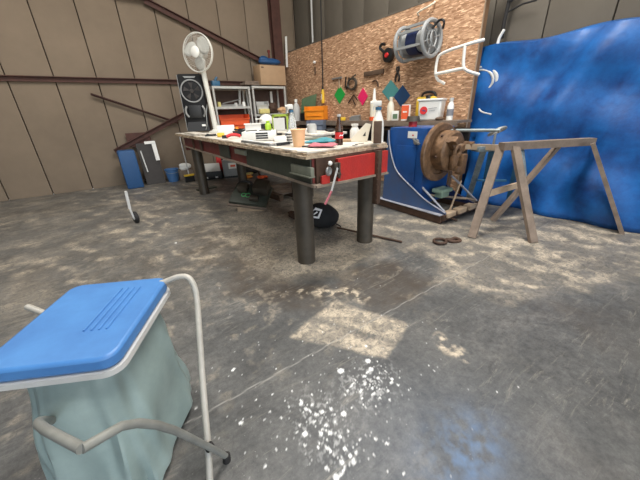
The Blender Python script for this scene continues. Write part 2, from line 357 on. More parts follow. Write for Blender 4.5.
    dm = mix(1.0, sa.outputs[0], ramp(nz(24, 10, .85, 1.2), [(.40, (.12, .12, .12)), (.58, (1.3, 1.3, 1.3))]), 'MULTIPLY')
    def scratch(rz, sc):
        mp = N('ShaderNodeMapping'); mp.inputs['Rotation'].default_value = (0, 0, rz); mp.inputs['Scale'].default_value = sc
        L(tc.outputs['Object'], mp.inputs['Vector']); n = N('ShaderNodeTexNoise'); n.inputs['Scale'].default_value = 3; n.inputs['Detail'].default_value = 8; n.inputs['Roughness'].default_value = .8; n.inputs['Distortion'].default_value = 1.2
        L(mp.outputs['Vector'], n.inputs['Vector']); return ramp(n.outputs['Fac'], [(.54, (0, 0, 0)), (.66, (1, 1, 1))])
    c = mix(mix(1.0, scratch(.6, (1, 7, 1)), ramp(nz(1.6, 3, .6), [(.42, (.06, .06, .06)), (.62, (.65, .65, .65))]), 'MULTIPLY'), c, (.30, .28, .235))
    c = mix(mix(1.0, scratch(-.7, (1.3, 9, 1)), ramp(nz(1.9, 3, .6), [(.45, (.0, .0, .0)), (.6, (.6, .6, .6))]), 'MULTIPLY'), c, (.030, .027, .023))
    c = mix(dm, c, (.54, .46, .345))  # sand colour, brightened partly in place of light the table blocks
    c = mix(sb.outputs[0], c, (.11, .20, .36))
    sp = ramp(nz(120, 2, .5), [(.70, (0, 0, 0)), (.76, (1, 1, 1))]); sp = mix(1.0, sp, ramp(nz(3, 2, .5), [(.45, (0, 0, 0)), (.6, (.5, .5, .5))]), 'MULTIPLY')
    c = mix(sp, c, (.5, .5, .47))
    c = mix(sb.outputs[1], c, (.36, .35, .32))
    c = mix(sa.outputs[2], c, (.78, .79, .78))
    L(c, b.inputs['Base Color'])
    L(ramp(nz(4, 6, .7), [(.3, (.42, .42, .42)), (.7, (.7, .7, .7))]), b.inputs['Roughness'])
    bp = N('ShaderNodeBump'); bp.inputs['Strength'].default_value = .25; bp.inputs['Distance'].default_value = .004
    L(nz(30, 6, .7), bp.inputs['Height']); L(bp.outputs['Normal'], b.inputs['Normal'])
    me.materials.append(m)
    o = bpy.data.objects.new('floor', me); COL.objects.link(o); o['kind'] = 'structure'
    return o
floor()

# ------------------------------------------------------------------ shell
WX, WY, CZ = 3.30, 5.60, 5.6
w = MB(); w.box((-2.7, WY + .13, CZ / 2), (12.6, .1, CZ)); struct('trim_1', w, 'gap')
w = MB(); x = .267 - .6 * 15
while x < WX:
    x2 = min(x + .6, WX); w.box(((x + x2) / 2, WY + .04, CZ / 2), (x2 - x - .014, .08, CZ), bev=.006); x += .6
struct('wall_back', w, 'wall_panel')
w = MB(); w.box((WX + .13, -.6, CZ / 2), (.1, 12.8, CZ)); struct('trim_2', w, 'gap')
w = MB(); y = WY
while y > -7:
    w.box((WX + .04, y - .3, CZ / 2), (.08, .588, CZ), bev=.006); y -= .6
struct('wall_right', w, 'wall_side')
w = MB(); w.box((-2.85, -.7, CZ + .1), (12.5, 12.8, .1)); struct('ceiling', w, 'wall_side')
w = MB(); w.box((-9.05, -.7, CZ / 2), (.1, 12.6, CZ)); struct('wall_left', w, 'wall_side')
# red oxide steelwork on the back wall
def angle_bar(a, b, wd, th=.012, dp=.05):
    m = MB(); a = Vector(a); b = Vector(b); m.bar(a, b, th, wd, up=(0, 0, 1))
    d = (b - a).normalized(); up = Vector((0, -1, 0)).cross(d).normalized()
    if up.z < 0: up = -up
    m.bar(a + up * wd / 2 + Vector((0, -dp / 2, 0)), b + up * wd / 2 + Vector((0, -dp / 2, 0)), dp, .012, up=up); return m
struct('trim_3', angle_bar((.12, 5.52, 3.17), (2.62, 5.52, 2.235), .085), 'red_steel')
struct('trim_4', angle_bar((-9, 5.56, 1.885), (2.62, 5.56, 1.885), .075), 'red_steel')
struct('trim_5', angle_bar((-1.0, 5.48, .66), (1.0, 5.48, 1.55), .085), 'red_steel')
struct('trim_6', angle_bar((-1.1, 5.54, 1.66), (.25, 5.54, 1.12), .035), 'red_steel')
w = MB(); w.box((2.73, 5.585, CZ / 2), (.22, .016, CZ)).box((2.73, 5.44, CZ / 2), (.22, .016, CZ)).box((2.73, 5.51, CZ / 2), (.012, .14, CZ)); struct('trim_7', w, 'red_steel')
w = MB(); w.prism([(-.75, 5.5, .72), (-.30, 5.5, .70), (-.36, 5.5, .98), (-.75, 5.5, .98)], (0, .02, 0)); struct('trim_8', w, 'red_steel')
w = MB(); w.box((-.1, 5.5, 3.26), (.62, .1, .13)); struct('trim_9', w, 'rust_dark')
# strand board partition standing in front of the side wall
w = MB(); H = 2.535
for y0, y1 in ((.745, 1.92), (1.925, 3.14), (3.145, 4.05), (4.055, 5.585)): w.box((2.962, (y0 + y1) / 2, H / 2), (.018, y1 - y0, H))
t = thing('partition_board', 'speckled strand board partition with timber end post, hung with tools', 'wall board', (2.97, 3.1, 0))
w.build('strand_panel', 'osb', t, world=True)
w = MB(); w.box((3.015, .77, H / 2), (.088, .05, H)); w.build('end_post', 'timber_edge', t, world=True)
w = MB(); w.box((2.96, .742, H / 2), (.024, .006, H)); w.build('edge_strip', 'wood_pale', t, world=True)
w = MB(); w.box((3.03, 3.1, H + .012), (.16, 4.9, .024)); w.build('top_strip', 'wall_side', t, world=True)
w = MB()
for yy in (2., 3.2, 4.4): w.box((3.02, yy, H / 2), (.09, .045, H))
w.build('stud', 'timber_edge', t, world=True)

# ceiling lights (give the workshop its light)
def tube_light(x, y, sx, sy, p, label):
    t = thing('ceiling_light', label, 'light', (x, y, CZ - .06))
    MB().box((0, 0, .05), (sx + .1, sy + .1, .06)).build('housing', 'white_plastic', t)
    MB().box((0, 0, .01), (sx, sy, .02)).build('diffuser', 'lamp_glow', t)
    l = bpy.data.lights.new('tubes', 'AREA'); l.shape = 'RECTANGLE'; l.size = sx; l.size_y = sy; l.energy = p; l.color = (1, .955, .89)
    o = bpy.data.objects.new('tubes', l); COL.objects.link(o); o.parent = t; o.location = (0, 0, -.02)
tube_light(1.2, .6, 2.4, .9, 190, 'long ceiling light above the blue machine')
tube_light(.3, -2.6, 2.4, .9, 150, 'long ceiling light behind the photographer')
tube_light(-2.6, 2.2, 2.4, .9, 95, 'long ceiling light over the open floor')

# ------------------------------------------------------------------ big table
def zu(x): return .925 - .0216 * (x + .06)
def zl(x): return .733 - .055 * x
def yf(x): return .066 + .215 * (x + .06)
TOPX0, TOPX1, TY = -.06, .93, 4.46
t = thing('welding_table', 'long battered steel table with chipped board top and four round pipe legs', 'table', (.43, 2.2, 0))
w = MB(); th = .047
def slab(w, x0, x1, dy0, y1, dz0, dz1, seg=90, jit=.0, seed=1):
    rd = random.Random(seed); n = seg
    # jagged outline: front edge then right side, far, left
    out = [(x0 + (x1 - x0) * k / 12, yf(x0 + (x1 - x0) * k / 12) + dy0 + rd.uniform(-jit, jit)) for k in range(13)]
    out += [(x1, y1)] + [(x0 + (x1 - x0) * .5, y1 + .0)] + [(x0, y1)]
    out += [(x0 + rd.uniform(-jit, jit), y1 + (yf(x0) + dy0 - y1) * k / n) for k in range(1, n)]
    A = [w.bm.verts.new((x, y, zu(x) + dz0)) for x, y in out]; B = [w.bm.verts.new((x, y, zu(x) + dz1)) for x, y in out]
    w.bm.faces.new(A[::-1]); w.bm.faces.new(B)
    for i in range(len(A)): w.bm.faces.new((A[i], A[(i + 1) % len(A)], B[(i + 1) % len(A)], B[i]))
slab(w, TOPX0, TOPX1, 0, TY, 0, .018, jit=.010, seed=2); slab(w, TOPX0 + .012, TOPX1, .012, TY, .0185, .036, jit=.016, seed=5)
w.build('board_top', 'plywood_edge', t, world=True)
w = MB(); slab(w, TOPX0 + .02, TOPX1 - .01, .02, TY - .02, .0365, .045, jit=.012, seed=9)
w.build('top_skin', 'table_skin', t, world=True)
w = MB()   # long apron facing left, with lips
w.hexa([(.0, .10, zl(0) + .02), (.03, .10, zl(0) + .02), (.03, 4.0, zl(0) + .03), (.0, 4.0, zl(0) + .03), (.0, .10, .922), (.03, .10, .922), (.03, 4.0, .922), (.0, 4.0, .922)])
w.build('long_apron', 'dark_red', t, world=True)
w = MB(); w.box((-.006, .68, .832), (.01, 1.15, .165)); w.build('long_panel', 'dark_green', t, world=True)
w = MB(); w.box((-.014, 2.9, .842), (.012, .12, .15)); w.build('apron_stiffener', 'rust_dark', t, world=True)
w = MB(); w.box((-.012, 1.9, .842), (.012, .34, .13)); w.build('dark_patch', 'dark_green', t, world=True)
w = MB(); w.box((-.014, 3.35, .842), (.012, .06, .15)); w.build('apron_stiffener', 'rust_dark', t, world=True)
w = MB(); w.hexa([(-.022, .05, zl(0)), (.05, .05, zl(0)), (.05, 4.02, zl(0) + .03), (-.022, 4.02, zl(0) + .03), (-.022, .05, zl(0) + .018), (.05, .05, zl(0) + .018), (.05, 4.02, zl(0) + .048), (-.022, 4.02, zl(0) + .048)])
w.build('long_lip', 'lip_steel', t, world=True)
def yend(x): return .055 + .225 * x
w = MB(); w.hexa([(.02, yend(.02) + .02, zl(.02)), (.90, yend(.90) + .02, zl(.90)), (.90, yend(.9) + .05, zl(.9)), (.02, yend(.02) + .05, zl(.02)),
                  (.02, yend(.02) + .02, zu(.02)), (.90, yend(.90) + .02, zu(.9)), (.90, yend(.9) + .05, zu(.9)), (.02, yend(.02) + .05, zu(.02))])
w.build('end_apron', 'rust_dark', t, world=True)
w = MB(); w.box((.085, .068, .775), (.085, .012, .06), rz=.22); w.build('red_patch', 'red_paint', t, world=True)
w = MB(); w.hexa([(.22, yend(.22) - .012, zl(.22) + .015), (.90, yend(.90) - .012, zl(.9) + .015), (.90, yend(.9) + .018, zl(.9) + .015), (.22, yend(.22) + .018, zl(.22) + .015),
                  (.22, yend(.22) - .012, zu(.22) - .022), (.90, yend(.90) - .012, zu(.9) - .022), (.90, yend(.9) + .018, zu(.9) - .022), (.22, yend(.22) + .018, zu(.22) - .022)])
w.build('end_panel', 'red_paint', t, world=True)
w = MB(); w.hexa([(-.01, yend(0) - .02, zl(0)), (.90, yend(.9) - .03, zl(.9) - .004), (.90, yend(.9) + .03, zl(.9) - .004), (-.01, yend(0) + .03, zl(0)),
                  (-.01, yend(0) - .02, zl(0) + .018), (.90, yend(.9) - .03, zl(.9) + .014), (.90, yend(.9) + .03, zl(.9) + .014), (-.01, yend(0) + .03, zl(0) + .018)])
w.build('end_lip', 'lip_steel', t, world=True)
w = MB(); w.box((-.02, .20, .838), (.03, .27, .062), bev=.004); w.box((-.026, .20, .806), (.05, .27, .008)); w.build('corner_block', 'grey_green', t, world=True)
w = MB(); w.box((-.02, 1.36, .875), (.03, .28, .05), bev=.004); w.build('side_block', 'grey_green', t, world=True)
w = MB(); w.box((.45, 4.0, .80), (.9, .02, .2)); w.box((.89, 2.2, .82), (.02, 3.6, .16)); w.build('rear_apron', 'dark_red', t, world=True)
for (lx, ly, r) in ((.095, .40, .079), (.795, .40, .079), (.075, 3.62, .079), (.78, 3.62, .079)):
    MB().lathe([(0, 0), (r * 1.0, 0), (r * 1.02, .01), (r, .02), (r, zl(lx) + .03), (0, zl(lx) + .03)], (lx, ly, 0), n=28).build('leg', 'leg_steel', t, world=True)
w = MB(); a = (.725, .195); w.box((a[0], a[1], .677), (.055, .05, .455), rz=.22, bev=.003)
for k in range(9): w.cyl((a[0] - .024, a[1] - .028, .49 + .045 * k), (a[0] - .024, a[1] - .018, .49 + .045 * k), .006, n=8)
w.build('hanging_post', 'rust_dark', t, world=True)
# clamp hardware at the corner
c = thing('screw_clamp', 'small steel screw clamp with round eyes under the near table corner', 'clamp', (.12, .06, .83))
w = MB(); w.ring((-.01, .0, .0), (.3, -1, 0), .023, .010, 20).cyl((.0, .0, .0), (.03, .035, .0), .014); w.build('eye', 'steel', c)
w = MB(); w.box((.06, .005, .025), (.05, .03, .05), rz=.2, bev=.005).cyl((.05, -.01, -.03), (.08, -.005, -.03), .018).cyl((.075, -.012, -.06), (.075, -.012, .05), .009); w.build('body', 'leg_steel', c)
w = MB(); w.ell((-.005, -.012, .055), (.016, .014, .016)); w.build('knob', 'white_plastic', c)
o = one(MB().bar((.165, .03, .85), (.09, .005, .705), .006, .016), 'hanging_strap', 'light_grey', 'thin pale strap hanging below the near table corner', 'strap')
MB().bar((.09, .005, .705), (.02, -.01, .625), .006, .016).build('strap_end', 'pink_rag', o)

def zt(x): return zu(x) + .045
t = thing('side_table', 'plain white-topped side table standing close behind the big cluttered table', 'table', (1.25, 2.9, 0))
MB().box((0, 0, .955), (.56, 2.7, .03), bev=.004).build('tabletop', 'table_skin', t)
for a_ in (-1, 1):
    for b_ in (-1, 1): MB().box((-.22 if a_ < 0 else .1, 1.25 if b_ > 0 else -.7, .47), (.04, .04, .94)).build('leg', 'leg_steel', t)
# ------------------------------------------------------------------ fan and cooler at the far end
t = thing('pedestal_fan', 'white round fan on a tall post, standing at the far end of the table', 'fan', (.555, 3.98, zt(.555)))
MB().lathe([(0, 0), (.13, 0), (.13, .02), (.06, .045), (.05, .06), (0, .06)], n=28).build('base', 'fan_white', t)
w = MB(); w.cyl((0, 0, .04), (-.03, -.005, .55), .048, .038).cyl((-.03, -.005, .55), (-.055, -.01, .95), .038, .042); w.build('post', 'fan_white', t)
nrm = Vector((-.80, -.60, .05)).normalized(); hc = Vector((-.105, -.045, 1.195))
w = MB(); w.lathe([(0, -.19), (.05, -.19), (.075, -.15), (.075, -.06), (.04, -.03), (0, -.03)], hc, nrm); w.cyl((-.055, -.01, .93), hc - nrm * .12, .042, .035); w.build('motor', 'fan_white', t)
w = MB(); w.ring(hc, nrm, .268, .009, 48); w.ring(hc - nrm * .03, nrm, .266, .005, 48); w.build('guard_rim', 'fan_white', t)
w = MB(); q = rotm(nrm)
for k in range(44):
    a = 2 * PI * k / 44; d = q @ Vector((math.cos(a), math.sin(a), 0))
    w.tube([hc + d * .08 + nrm * .062, hc + d * .18 + nrm * .055, hc + d * .25 + nrm * .03, hc + d * .268], .0011, 4)
for R, z in ((.13, .06), (.2, .052)): w.ring(hc + nrm * z, nrm, R, .0012, 40, 4)
w.build('front_guard', 'amber', t)
w = MB()
for k in range(44):
    a = 2 * PI * (k + .5) / 44; d = q @ Vector((math.cos(a), math.sin(a), 0))
    w.tube([hc + d * .07 - nrm * .08, hc + d * .2 - nrm * .075, hc + d * .268 - nrm * .01], .0011, 4)
w.build('rear_guard', 'amber', t)
MB().lathe([(0, .075), (.055, .073), (.078, .062), (.08, .05), (0, .05)], hc, nrm, 28).build('hub_badge', 'white_plastic', t)
for k in range(3):
    w = MB(); a0 = 2 * PI * k / 3 + .45; R = []
    rows = []
    for i in range(8):
        rr = .045 + .205 * i / 7; wd = .32 + .78 * math.sin(PI * min(1, .22 + i / 9.)) ; row = []
        for j in range(7):
            u = j / 6 - .5; an = a0 + u * wd * 1.5 + .25 * i / 7
            row.append(w.bm.verts.new(hc + (q @ Vector((rr * math.cos(an), rr * math.sin(an), 0))) + nrm * (-.01 + .05 * u)))
        rows.append(row)
    for A, B in zip(rows, rows[1:]):
        for j in range(6): w.bm.faces.new((A[j], A[j + 1], B[j + 1], B[j]))
    o = w.build('blade', 'fan_blade', t); s_ = o.modifiers.new('s', 'SOLIDIFY'); s_.thickness = .003

t = thing('air_cooler', 'tall black tower air cooler beside the white fan, round grille on its front', 'air cooler', (.315, 4.17, zt(.3)), face(.315, 4.17, -.12))
w = MB(); w.box((0, .09, .47), (.40, .20, .90), bev=.035); w.build('housing', 'black_gloss', t)
w = MB(); w.box((-.193, .02, .47), (.008, .04, .86)); w.build('side_trim', 'steel', t)
w = MB(); w.ring((.0, -.015, .66), (0, -1, 0), .168, .011, 40); gr_ = w.build('grille_ring', 'grey_plastic', t)
w = MB()
for k in range(5):
    a = 2 * PI * k / 5 + .3; w.prism([(.03 * math.cos(a), -.014, .64 + .03 * math.sin(a)), (.13 * math.cos(a - .25), -.014, .64 + .13 * math.sin(a - .25)), (.135 * math.cos(a + .3), -.022, .64 + .135 * math.sin(a + .3))], (0, .004, 0))
w.lathe([(0, .02), (.03, .015), (.035, 0), (0, 0)], (0, -.012, .64), (0, -1, 0)); bmesh.ops.translate(w.bm, verts=w.bm.verts, vec=(0, 0, .02)); w.build('grille_blades', 'shelf_dark', gr_)
w = MB(); w.prism([(-.10, -.03, .88), (.10, -.03, .88), (.075, -.03, .855), (-.075, -.03, .855)], (0, .02, 0)); w.build('handle', 'grey_plastic', t)
w = MB(); w.box((0, -.022, .34), (.20, .03, .20), bev=.008); w.build('water_tank', 'black', t)
for s_ in (-1, 1): MB().tube([(s_ * .125, -.02, .43), (s_ * .155, -.03, .38), (s_ * .155, -.03, .31), (s_ * .12, -.02, .26)], .018, 8, smooth=2).build('side_vent', 'steel', t)
MB().prism([(-.19, -.06, .03), (.19, -.06, .03), (.16, -.02, .18), (-.16, -.02, .18)], (0, .06, 0)).build('foot_panel', 'black', t)
MB().box((.1, -.065, .12), (.06, .006, .03)).build('badge', 'paper', t)
w = MB(); w.tube([(.12, -.05, .05), (.16, -.1, .12), (.17, -.08, .3), (.21, -.02, .45)], .007, 8, smooth=3); w.build('power_cord', 'grey_plastic', t)

# ------------------------------------------------------------------ shelving against the back wall
def shelving(x0, x1, y0, y1, top, shelves, label, gr='steel shelving units on the back wall'):
    t = thing('shelving_unit', label, 'shelving', ((x0 + x1) / 2, (y0 + y1) / 2, 0), 0, gr)
    for px in (x0, x1):
        for py in (y0, y1): MB().box((px + (.015 if px == x0 else -.015), py, top / 2), (.035, .035, top)).build('upright', 'galv', t, world=True)
    for k, z in enumerate([top] + shelves):
        MB().box(((x0 + x1) / 2, (y0 + y1) / 2, z - .02), (x1 - x0, y1 - y0, .045)).build('shelf', 'galv', t, world=True)
    MB().box(((x0 + x1) / 2, y1 + .01, top / 2), (x1 - x0, .012, top - .1)).build('back_panel', 'shelf_back', t, world=True)
    return t
shelving(.94, 1.74, 5.08, 5.44, 1.785, [1.40, .94, .45], 'grey steel shelving unit holding an orange-red bin, left of the cardboard box')
shelving(1.80, 2.62, 5.08, 5.44, 1.80, [1.235, .75, .3], 'grey steel shelving unit in the room corner under the cardboard box')
t = thing('cardboard_box', 'large closed brown cardboard box on top of the corner shelving', 'box', (2.34, 5.24, 1.822), 0)
MB().box((0, 0, .2), (.62, .36, .395), bev=.004).build('carton', 'card', t)
MB().box((0, -.181, .39), (.62, .002, .012)).build('flap_seam', 'wood_dark', t)
MB().box((-.25, -.182, .34), (.06, .003, .025)).build('printed_mark', 'wood_dark', t)
one(MB().ell((0, 0, .06), (.26, .15, .075), noise=.12, seed=3).ell((-.12, 0, .1), (.12, .1, .08), noise=.1, seed=4), 'folded_tarpaulin', 'navy', 'crumpled dark blue sheet lying on the large cardboard box', 'sheet', (2.34, 5.22, 2.225))
one(MB().box((0, 0, .02), (.36, .2, .04), rz=.1).box((.02, 0, .055), (.3, .2, .025), rz=-.1), 'cardboard_stack', 'wood_grey', 'flat brown pieces stacked beside the large cardboard box', 'cardboard', (1.82, 5.2, 1.825))
one(MB().box((0, 0, .05), (.16, .14, .10), bev=.01).cyl((.0, 0, .1), (.05, 0, .17), .03, .02), 'power_tool', 'mid_blue', 'small blue tool on top of the left shelving unit behind the fan', 'tool', (1.06, 5.2, 1.79))
def open_bin(name, m, label, cat, loc, w_, d, h, rz=0, group=None):
    t = thing(name, label, cat, loc, rz, group)
    w = MB(); th = .012
    w.hexa([(-w_ / 2, -d / 2, 0), (w_ / 2, -d / 2, 0), (w_ / 2, d / 2, 0), (-w_ / 2, d / 2, 0), (-w_ / 2, -d / 2, .012), (w_ / 2, -d / 2, .012), (w_ / 2, d / 2, .012), (-w_ / 2, d / 2, .012)])
    for sx, sy, bx, by in ((0, -1, w_, th), (0, 1, w_, th), (-1, 0, th, d), (1, 0, th, d)):
        hh = h * (.72 if sy == -1 else 1); w.box((sx * (w_ / 2 - th / 2), sy * (d / 2 - th / 2), hh / 2), (bx, by, hh))
    w.box((0, -d / 2 - .008, h * .72 - .01), (w_ + .01, .02, .02)); w.build('bin_body', m, t)
    MB().box((0, -d / 2 - .014, h * .3), (w_ * .8, .012, .012)).build('rib', m, t)
    return t
open_bin('storage_bin', 'orange_red', 'wide orange-red plastic bin on the left shelving unit', 'bin', (1.32, 5.20, .945), .66, .30, .30)
for x_, n_, m_, h_ in ((1.06, 'jar', 'pale_yellow', .09), (1.42, 'tin', 'light_grey', .07), (1.60, 'tin', 'paper', .09)):
    one(MB().lathe([(0, 0), (.035, 0), (.035, h_ * .8), (.028, h_ * .85), (.028, h_), (0, h_)], n=16), n_, m_, {'pale_yellow': 'yellow jar at the left end of the middle shelf', 'light_grey': 'small grey tin in the middle of the left unit shelf', 'paper': 'small white tin at the right of the left unit shelf'}[m_], n_, (x_, 5.15, 1.405))
one(MB().box((0, 0, .02), (.5, .2, .04)).bar((-.2, -.05, .06), (.22, .0, .14), .03, .02), 'metal_offcuts', 'steel', 'grey metal offcuts lying along the middle shelf of the left unit', 'scrap metal', (1.34, 5.24, 1.405))
one(MB().bar((-.02, 0, 0), (.03, 0, .36), .05, .04), 'steel_channel', 'light_grey', 'pale steel channel standing on the left unit shelf', 'channel', (1.58, 5.32, 1.405))
open_bin('clear_crate', 'light_grey', 'grey see-through crate of oddments on the corner shelving', 'crate', (2.03, 5.22, 1.24), .30, .22, .26)
one(MB().box((0, 0, .05), (.24, .1, .10), bev=.012), 'yellow_tub', 'pale_yellow', 'pale yellow tub in front of the grey crate on the corner shelving', 'tub', (2.03, 5.06, 1.24))
one(MB().ell((0, 0, .1), (.10, .08, .12), noise=.25, seed=8).bar((-.08, 0, .12), (.1, 0, .22), .02, .02), 'rag_heap', 'rust_dark', 'brown heap of rags beside the grey crate on the corner shelving', 'rags', (2.3, 5.2, 1.245))
one(MB().box((0, 0, .12), (.05, .03, .24)), 'label_card', 'paper', 'narrow white card upright at the back of the corner shelving', 'card', (2.41, 5.40, 1.48))
one(MB().ell((0, 0, .06), (.12, .09, .07), noise=.2, seed=9), 'orange_cloth', 'peach', 'orange cloth bundle at the right end of the corner shelf', 'cloth', (2.53, 5.12, 1.24))
one(MB().bar((0, 0, 0), (.04, .02, .62), .05, .012), 'paper_roll_strip', 'paper', 'white strip leaning upright against the red column', 'strip', (2.90, 5.40, 2.24))
one(MB().cyl((0, 0, 0), (0, 0, .3), .02).box((0, 0, .3), (.05, .04, .05)), 'hand_brush', 'dark_red', 'short dark red brush handle above the blue sheet by the column', 'brush', (2.44, 5.38, 2.225))

# ------------------------------------------------------------------ back bench along the board
t = thing('back_bench', 'narrow brown wooden bench running along the strand board', 'bench', (2.7, 2.8, 0))
MB().box((2.765, 2.84, 1.04), (.33, 4.36, .03)).build('worktop', 'wood_grey', t, world=True)
MB().box((2.78, 2.84, .93), (.28, 4.34, .03)).build('lower_board', 'wood_dark', t, world=True)
MB().box((2.59, 2.84, 1.01), (.02, 4.36, .055)).build('front_rail', 'wood_grey', t, world=True)
MB().box((2.93, 2.84, .7), (.02, 4.36, .5)).build('shade_sheet', 'shelf_dark', t, world=True)  # dark sheet standing in for the shade beneath the worktop
for yy in (.72, 2.1, 3.6, 4.9): MB().box((2.65, yy, .46), (.07, .07, .92)).build('leg', 'wood_dark', t, world=True)
# things on the back bench (top at 1.03)
BZ = 1.056
def bottle(name, label, cat, loc, h, r, m='white_plastic', capm='grey_plastic', neck=.35, group=None, labelm=None, n=18):
    t = thing(name, label, cat, loc, 0, group)
    MB().lathe([(0, 0), (r, 0), (r, h * .62), (r * .75, h * .74), (r * neck, h * .82), (r * neck, h * .9), (0, h * .9)], n=n).build('body', m, t)
    MB().lathe([(0, h * .88), (r * neck * 1.25, h * .88), (r * neck * 1.25, h), (0, h)], n=n).build('cap', capm, t)
    if labelm: MB().lathe([(r * 1.02, h * .2), (r * 1.03, h * .2), (r * 1.03, h * .5), (r * 1.02, h * .5)], n=n).build('paper_label', labelm, t)
    return t
# green folding crate, tilted
t = thing('green_crate', 'dark green plastic crate lid propped up against the strand board', 'crate', (2.76, 4.38, BZ), face(2.9, 4.1)-.75, None, 0)
w = MB(); w.prism([(-.22, .0, .14), (.20, .0, .19), (.24, .04, .53), (-.20, .04, .46)], (0, .03, 0)); w.build('panel', 'crate_green', t)
w = MB()
for k in range(4): w.bar((-.22, -.006 + .015 * k, .18 + .07 * k), (.20, -.006 + .015 * k, .22 + .075 * k), .012, .012)
w.build('rib', 'crate_green', t)
MB().box((0, .03, .08), (.42, .12, .16)).build('dark_foot', 'black', t)
open_bin('orange_bin', 'orange', 'bright orange open-fronted bin on the back bench', 'bin', (2.75, 4.03, BZ + .02), .46, .20, .27, face(2.76, 3.9, -.45))
open_bin('grey_bin', 'blue_grey', 'blue-grey open bin below the orange bin', 'bin', (2.42, 3.55, .84), .34, .22, .24, face(2.6, 3.4, -.3))
bottle('plastic_jug', 'translucent pale jug beside the green crate lid', 'jug', (2.70, 4.76, BZ), .46, .085, 'light_grey', 'white_plastic')
one(MB().box((0, 0, .03), (.2, .08, .06)).cyl((-.08, 0, .06), (.1, 0, .08), .02), 'hand_plane', 'steel', 'grey metal hand tool on the bench below the pink square', 'tool', (2.76, 2.78, BZ), -1.2)
one(MB().box((0, 0, .03), (.10, .08, .06), bev=.01), 'yellow_case', 'yellow', 'small yellow case on the bench beside the grey hand tool', 'case', (2.76, 3.15, BZ))
# cards and bucket
t = thing('red_card', 'upright red and white box on the back bench left of the bucket', 'box', (2.74, 1.61, BZ), face(2.74, 1.6))
MB().box((0, 0, .11), (.13, .05, .22)).build('carton', 'paper', t); MB().box((-.012, -.027, .115), (.105, .004, .19)).build('red_panel', 'orange_red', t)
MB().box((-.015, -.030, .12), (.06, .003, .02)).build('printed_band', 'paper', t)
t = thing('white_bucket', 'square white plastic tub with lid and round red badge on the back bench', 'tub', (2.72, 1.15, BZ), face(2.75, 1.14, -.25))
w = MB(); w.hexa([(-.143, -.11, 0), (.143, -.11, 0), (.143, .11, 0), (-.143, .11, 0), (-.155, -.13, .25), (.155, -.13, .25), (.155, .13, .25), (-.155, .13, .25)]); w.build('tub_body', 'white_plastic', t, bevel=.02)
MB().box((0, 0, .26), (.33, .28, .028), bev=.008).build('lid', 'white_plastic', t)
w = MB(); w.lathe([(0, 0), (.05, 0), (.05, .004), (0, .004)], (-.07, -.130, .13), (0, -1, .1)); rb_ = w.build('red_badge', 'red', t)
MB().box((-.065, -.136, .128), (.05, .002, .014), rz=0, ry=.3).build('badge_emblem', 'navy', rb_)
w = MB(); w.bar((-.01, -.130, .15), (.10, -.131, .16), .002, .006).bar((.0, -.128, .12), (.08, -.128, .13), .002, .005).build('printed_text', 'ink_grey', t)
t = thing('yellow_sprayer', 'yellow canister with black carrying handle behind the white tub', 'canister', (2.89, 1.37, BZ), face(2.8, 1.26)-.35)
MB().box((0, 0, .15), (.30, .07, .33), bev=.03).build('tank', 'yellow', t)
MB().tube([(-.08, 0, .30), (-.06, 0, .37), (.10, 0, .375), (.13, 0, .30)], .017, 10, smooth=2).build('handle', 'black', t)
MB().cyl((.03, 0, .28), (.03, 0, .33), .05, .04).build('screw_cap', 'black', t)
bottle('spray_can', 'white and black spray can at the right end of the back bench', 'spray can', (2.75, .88, BZ), .27, .042, 'white_plastic', 'light_grey', .5, None, 'ink_grey')
w = MB(); w.ell((0, 0, .02), (.07, .05, .025)); one(w, 'tape_roll', 'wood_dark', 'flat dark item between the tub and the spray can on the bench', 'tape', (2.68, .98, BZ))

# ------------------------------------------------------------------ hanging on the board (face at x = 2.953)
FX = 2.950
def hang(y, z, name, label, cat, mb, m, dx=0): return one(mb, name, m, label, cat, (FX - dx, y, z))
def square(y, z, a, m, label, hh=None):
    h = hh or a; w = MB(); w.prism([(0, -a, 0), (0, 0, h), (0, a, 0), (0, 0, -h)], (-.006, 0, 0)); hang(y, z, 'coloured_square', label, 'square', w, m)
square(3.465, 1.525, .17, 'green', 'bright green square pinned corner-up on the strand board', .165)
square(2.795, 1.452, .135, 'pink', 'bright pink square pinned corner-up on the strand board', .148)
square(2.135, 1.50, .185, 'teal', 'teal square pinned corner-up on the strand board', .158)
square(1.885, 1.405, .165, 'navy', 'navy blue square overlapping the teal one on the strand board', .158)
# hammer, squares, pliers
t = thing('hammer', 'hammer with pale handle hanging head-up above the green square', 'hammer', (FX - .02, 3.45, 1.72))
MB().bar((0, 0, -.08), (0, .01, .10), .02, .02).build('handle', 'wood_pale', t); MB().box((0, .08, .10), (.03, .30, .03)).build('head', 'steel', t)
hang(3.28, 1.72, 'chisel', 'dark thin chisel hanging right of the hammer', 'chisel', MB().bar((0, 0, -.1), (0, -.03, .1), .014, .022), 'black', .02)
hang(3.2, 1.72, 'screwdriver', 'dark screwdriver hanging beside the ring of wire', 'screwdriver', MB().bar((0, .04, -.12), (0, -.04, .08), .014, .02), 'black', .02)
hang(3.06, 1.68, 'wire_coil', 'dark ring of coiled wire hanging above between green and pink squares', 'wire', MB().ring((0, 0, 0), (1, 0, 0), .10, .018, 30, 8, 1.2, .95).ring((-.01, .01, 0), (1, .1, 0), .085, .012, 30, 8, 1.2, .95).bar((0, .02, .1), (0, -.1, .14), .014, .02), 'leg_steel', .03)
hang(3.02, 1.40, 'angle_bracket', 'dark angled bracket hanging left of the pink square', 'bracket', MB().bar((0, .16, -.03), (0, 0, .10), .012, .022).bar((0, 0, .10), (0, -.1, .0), .012, .022).bar((0, .03, .03), (0, -.04, -.08), .012, .018), 'rust_dark', .02)
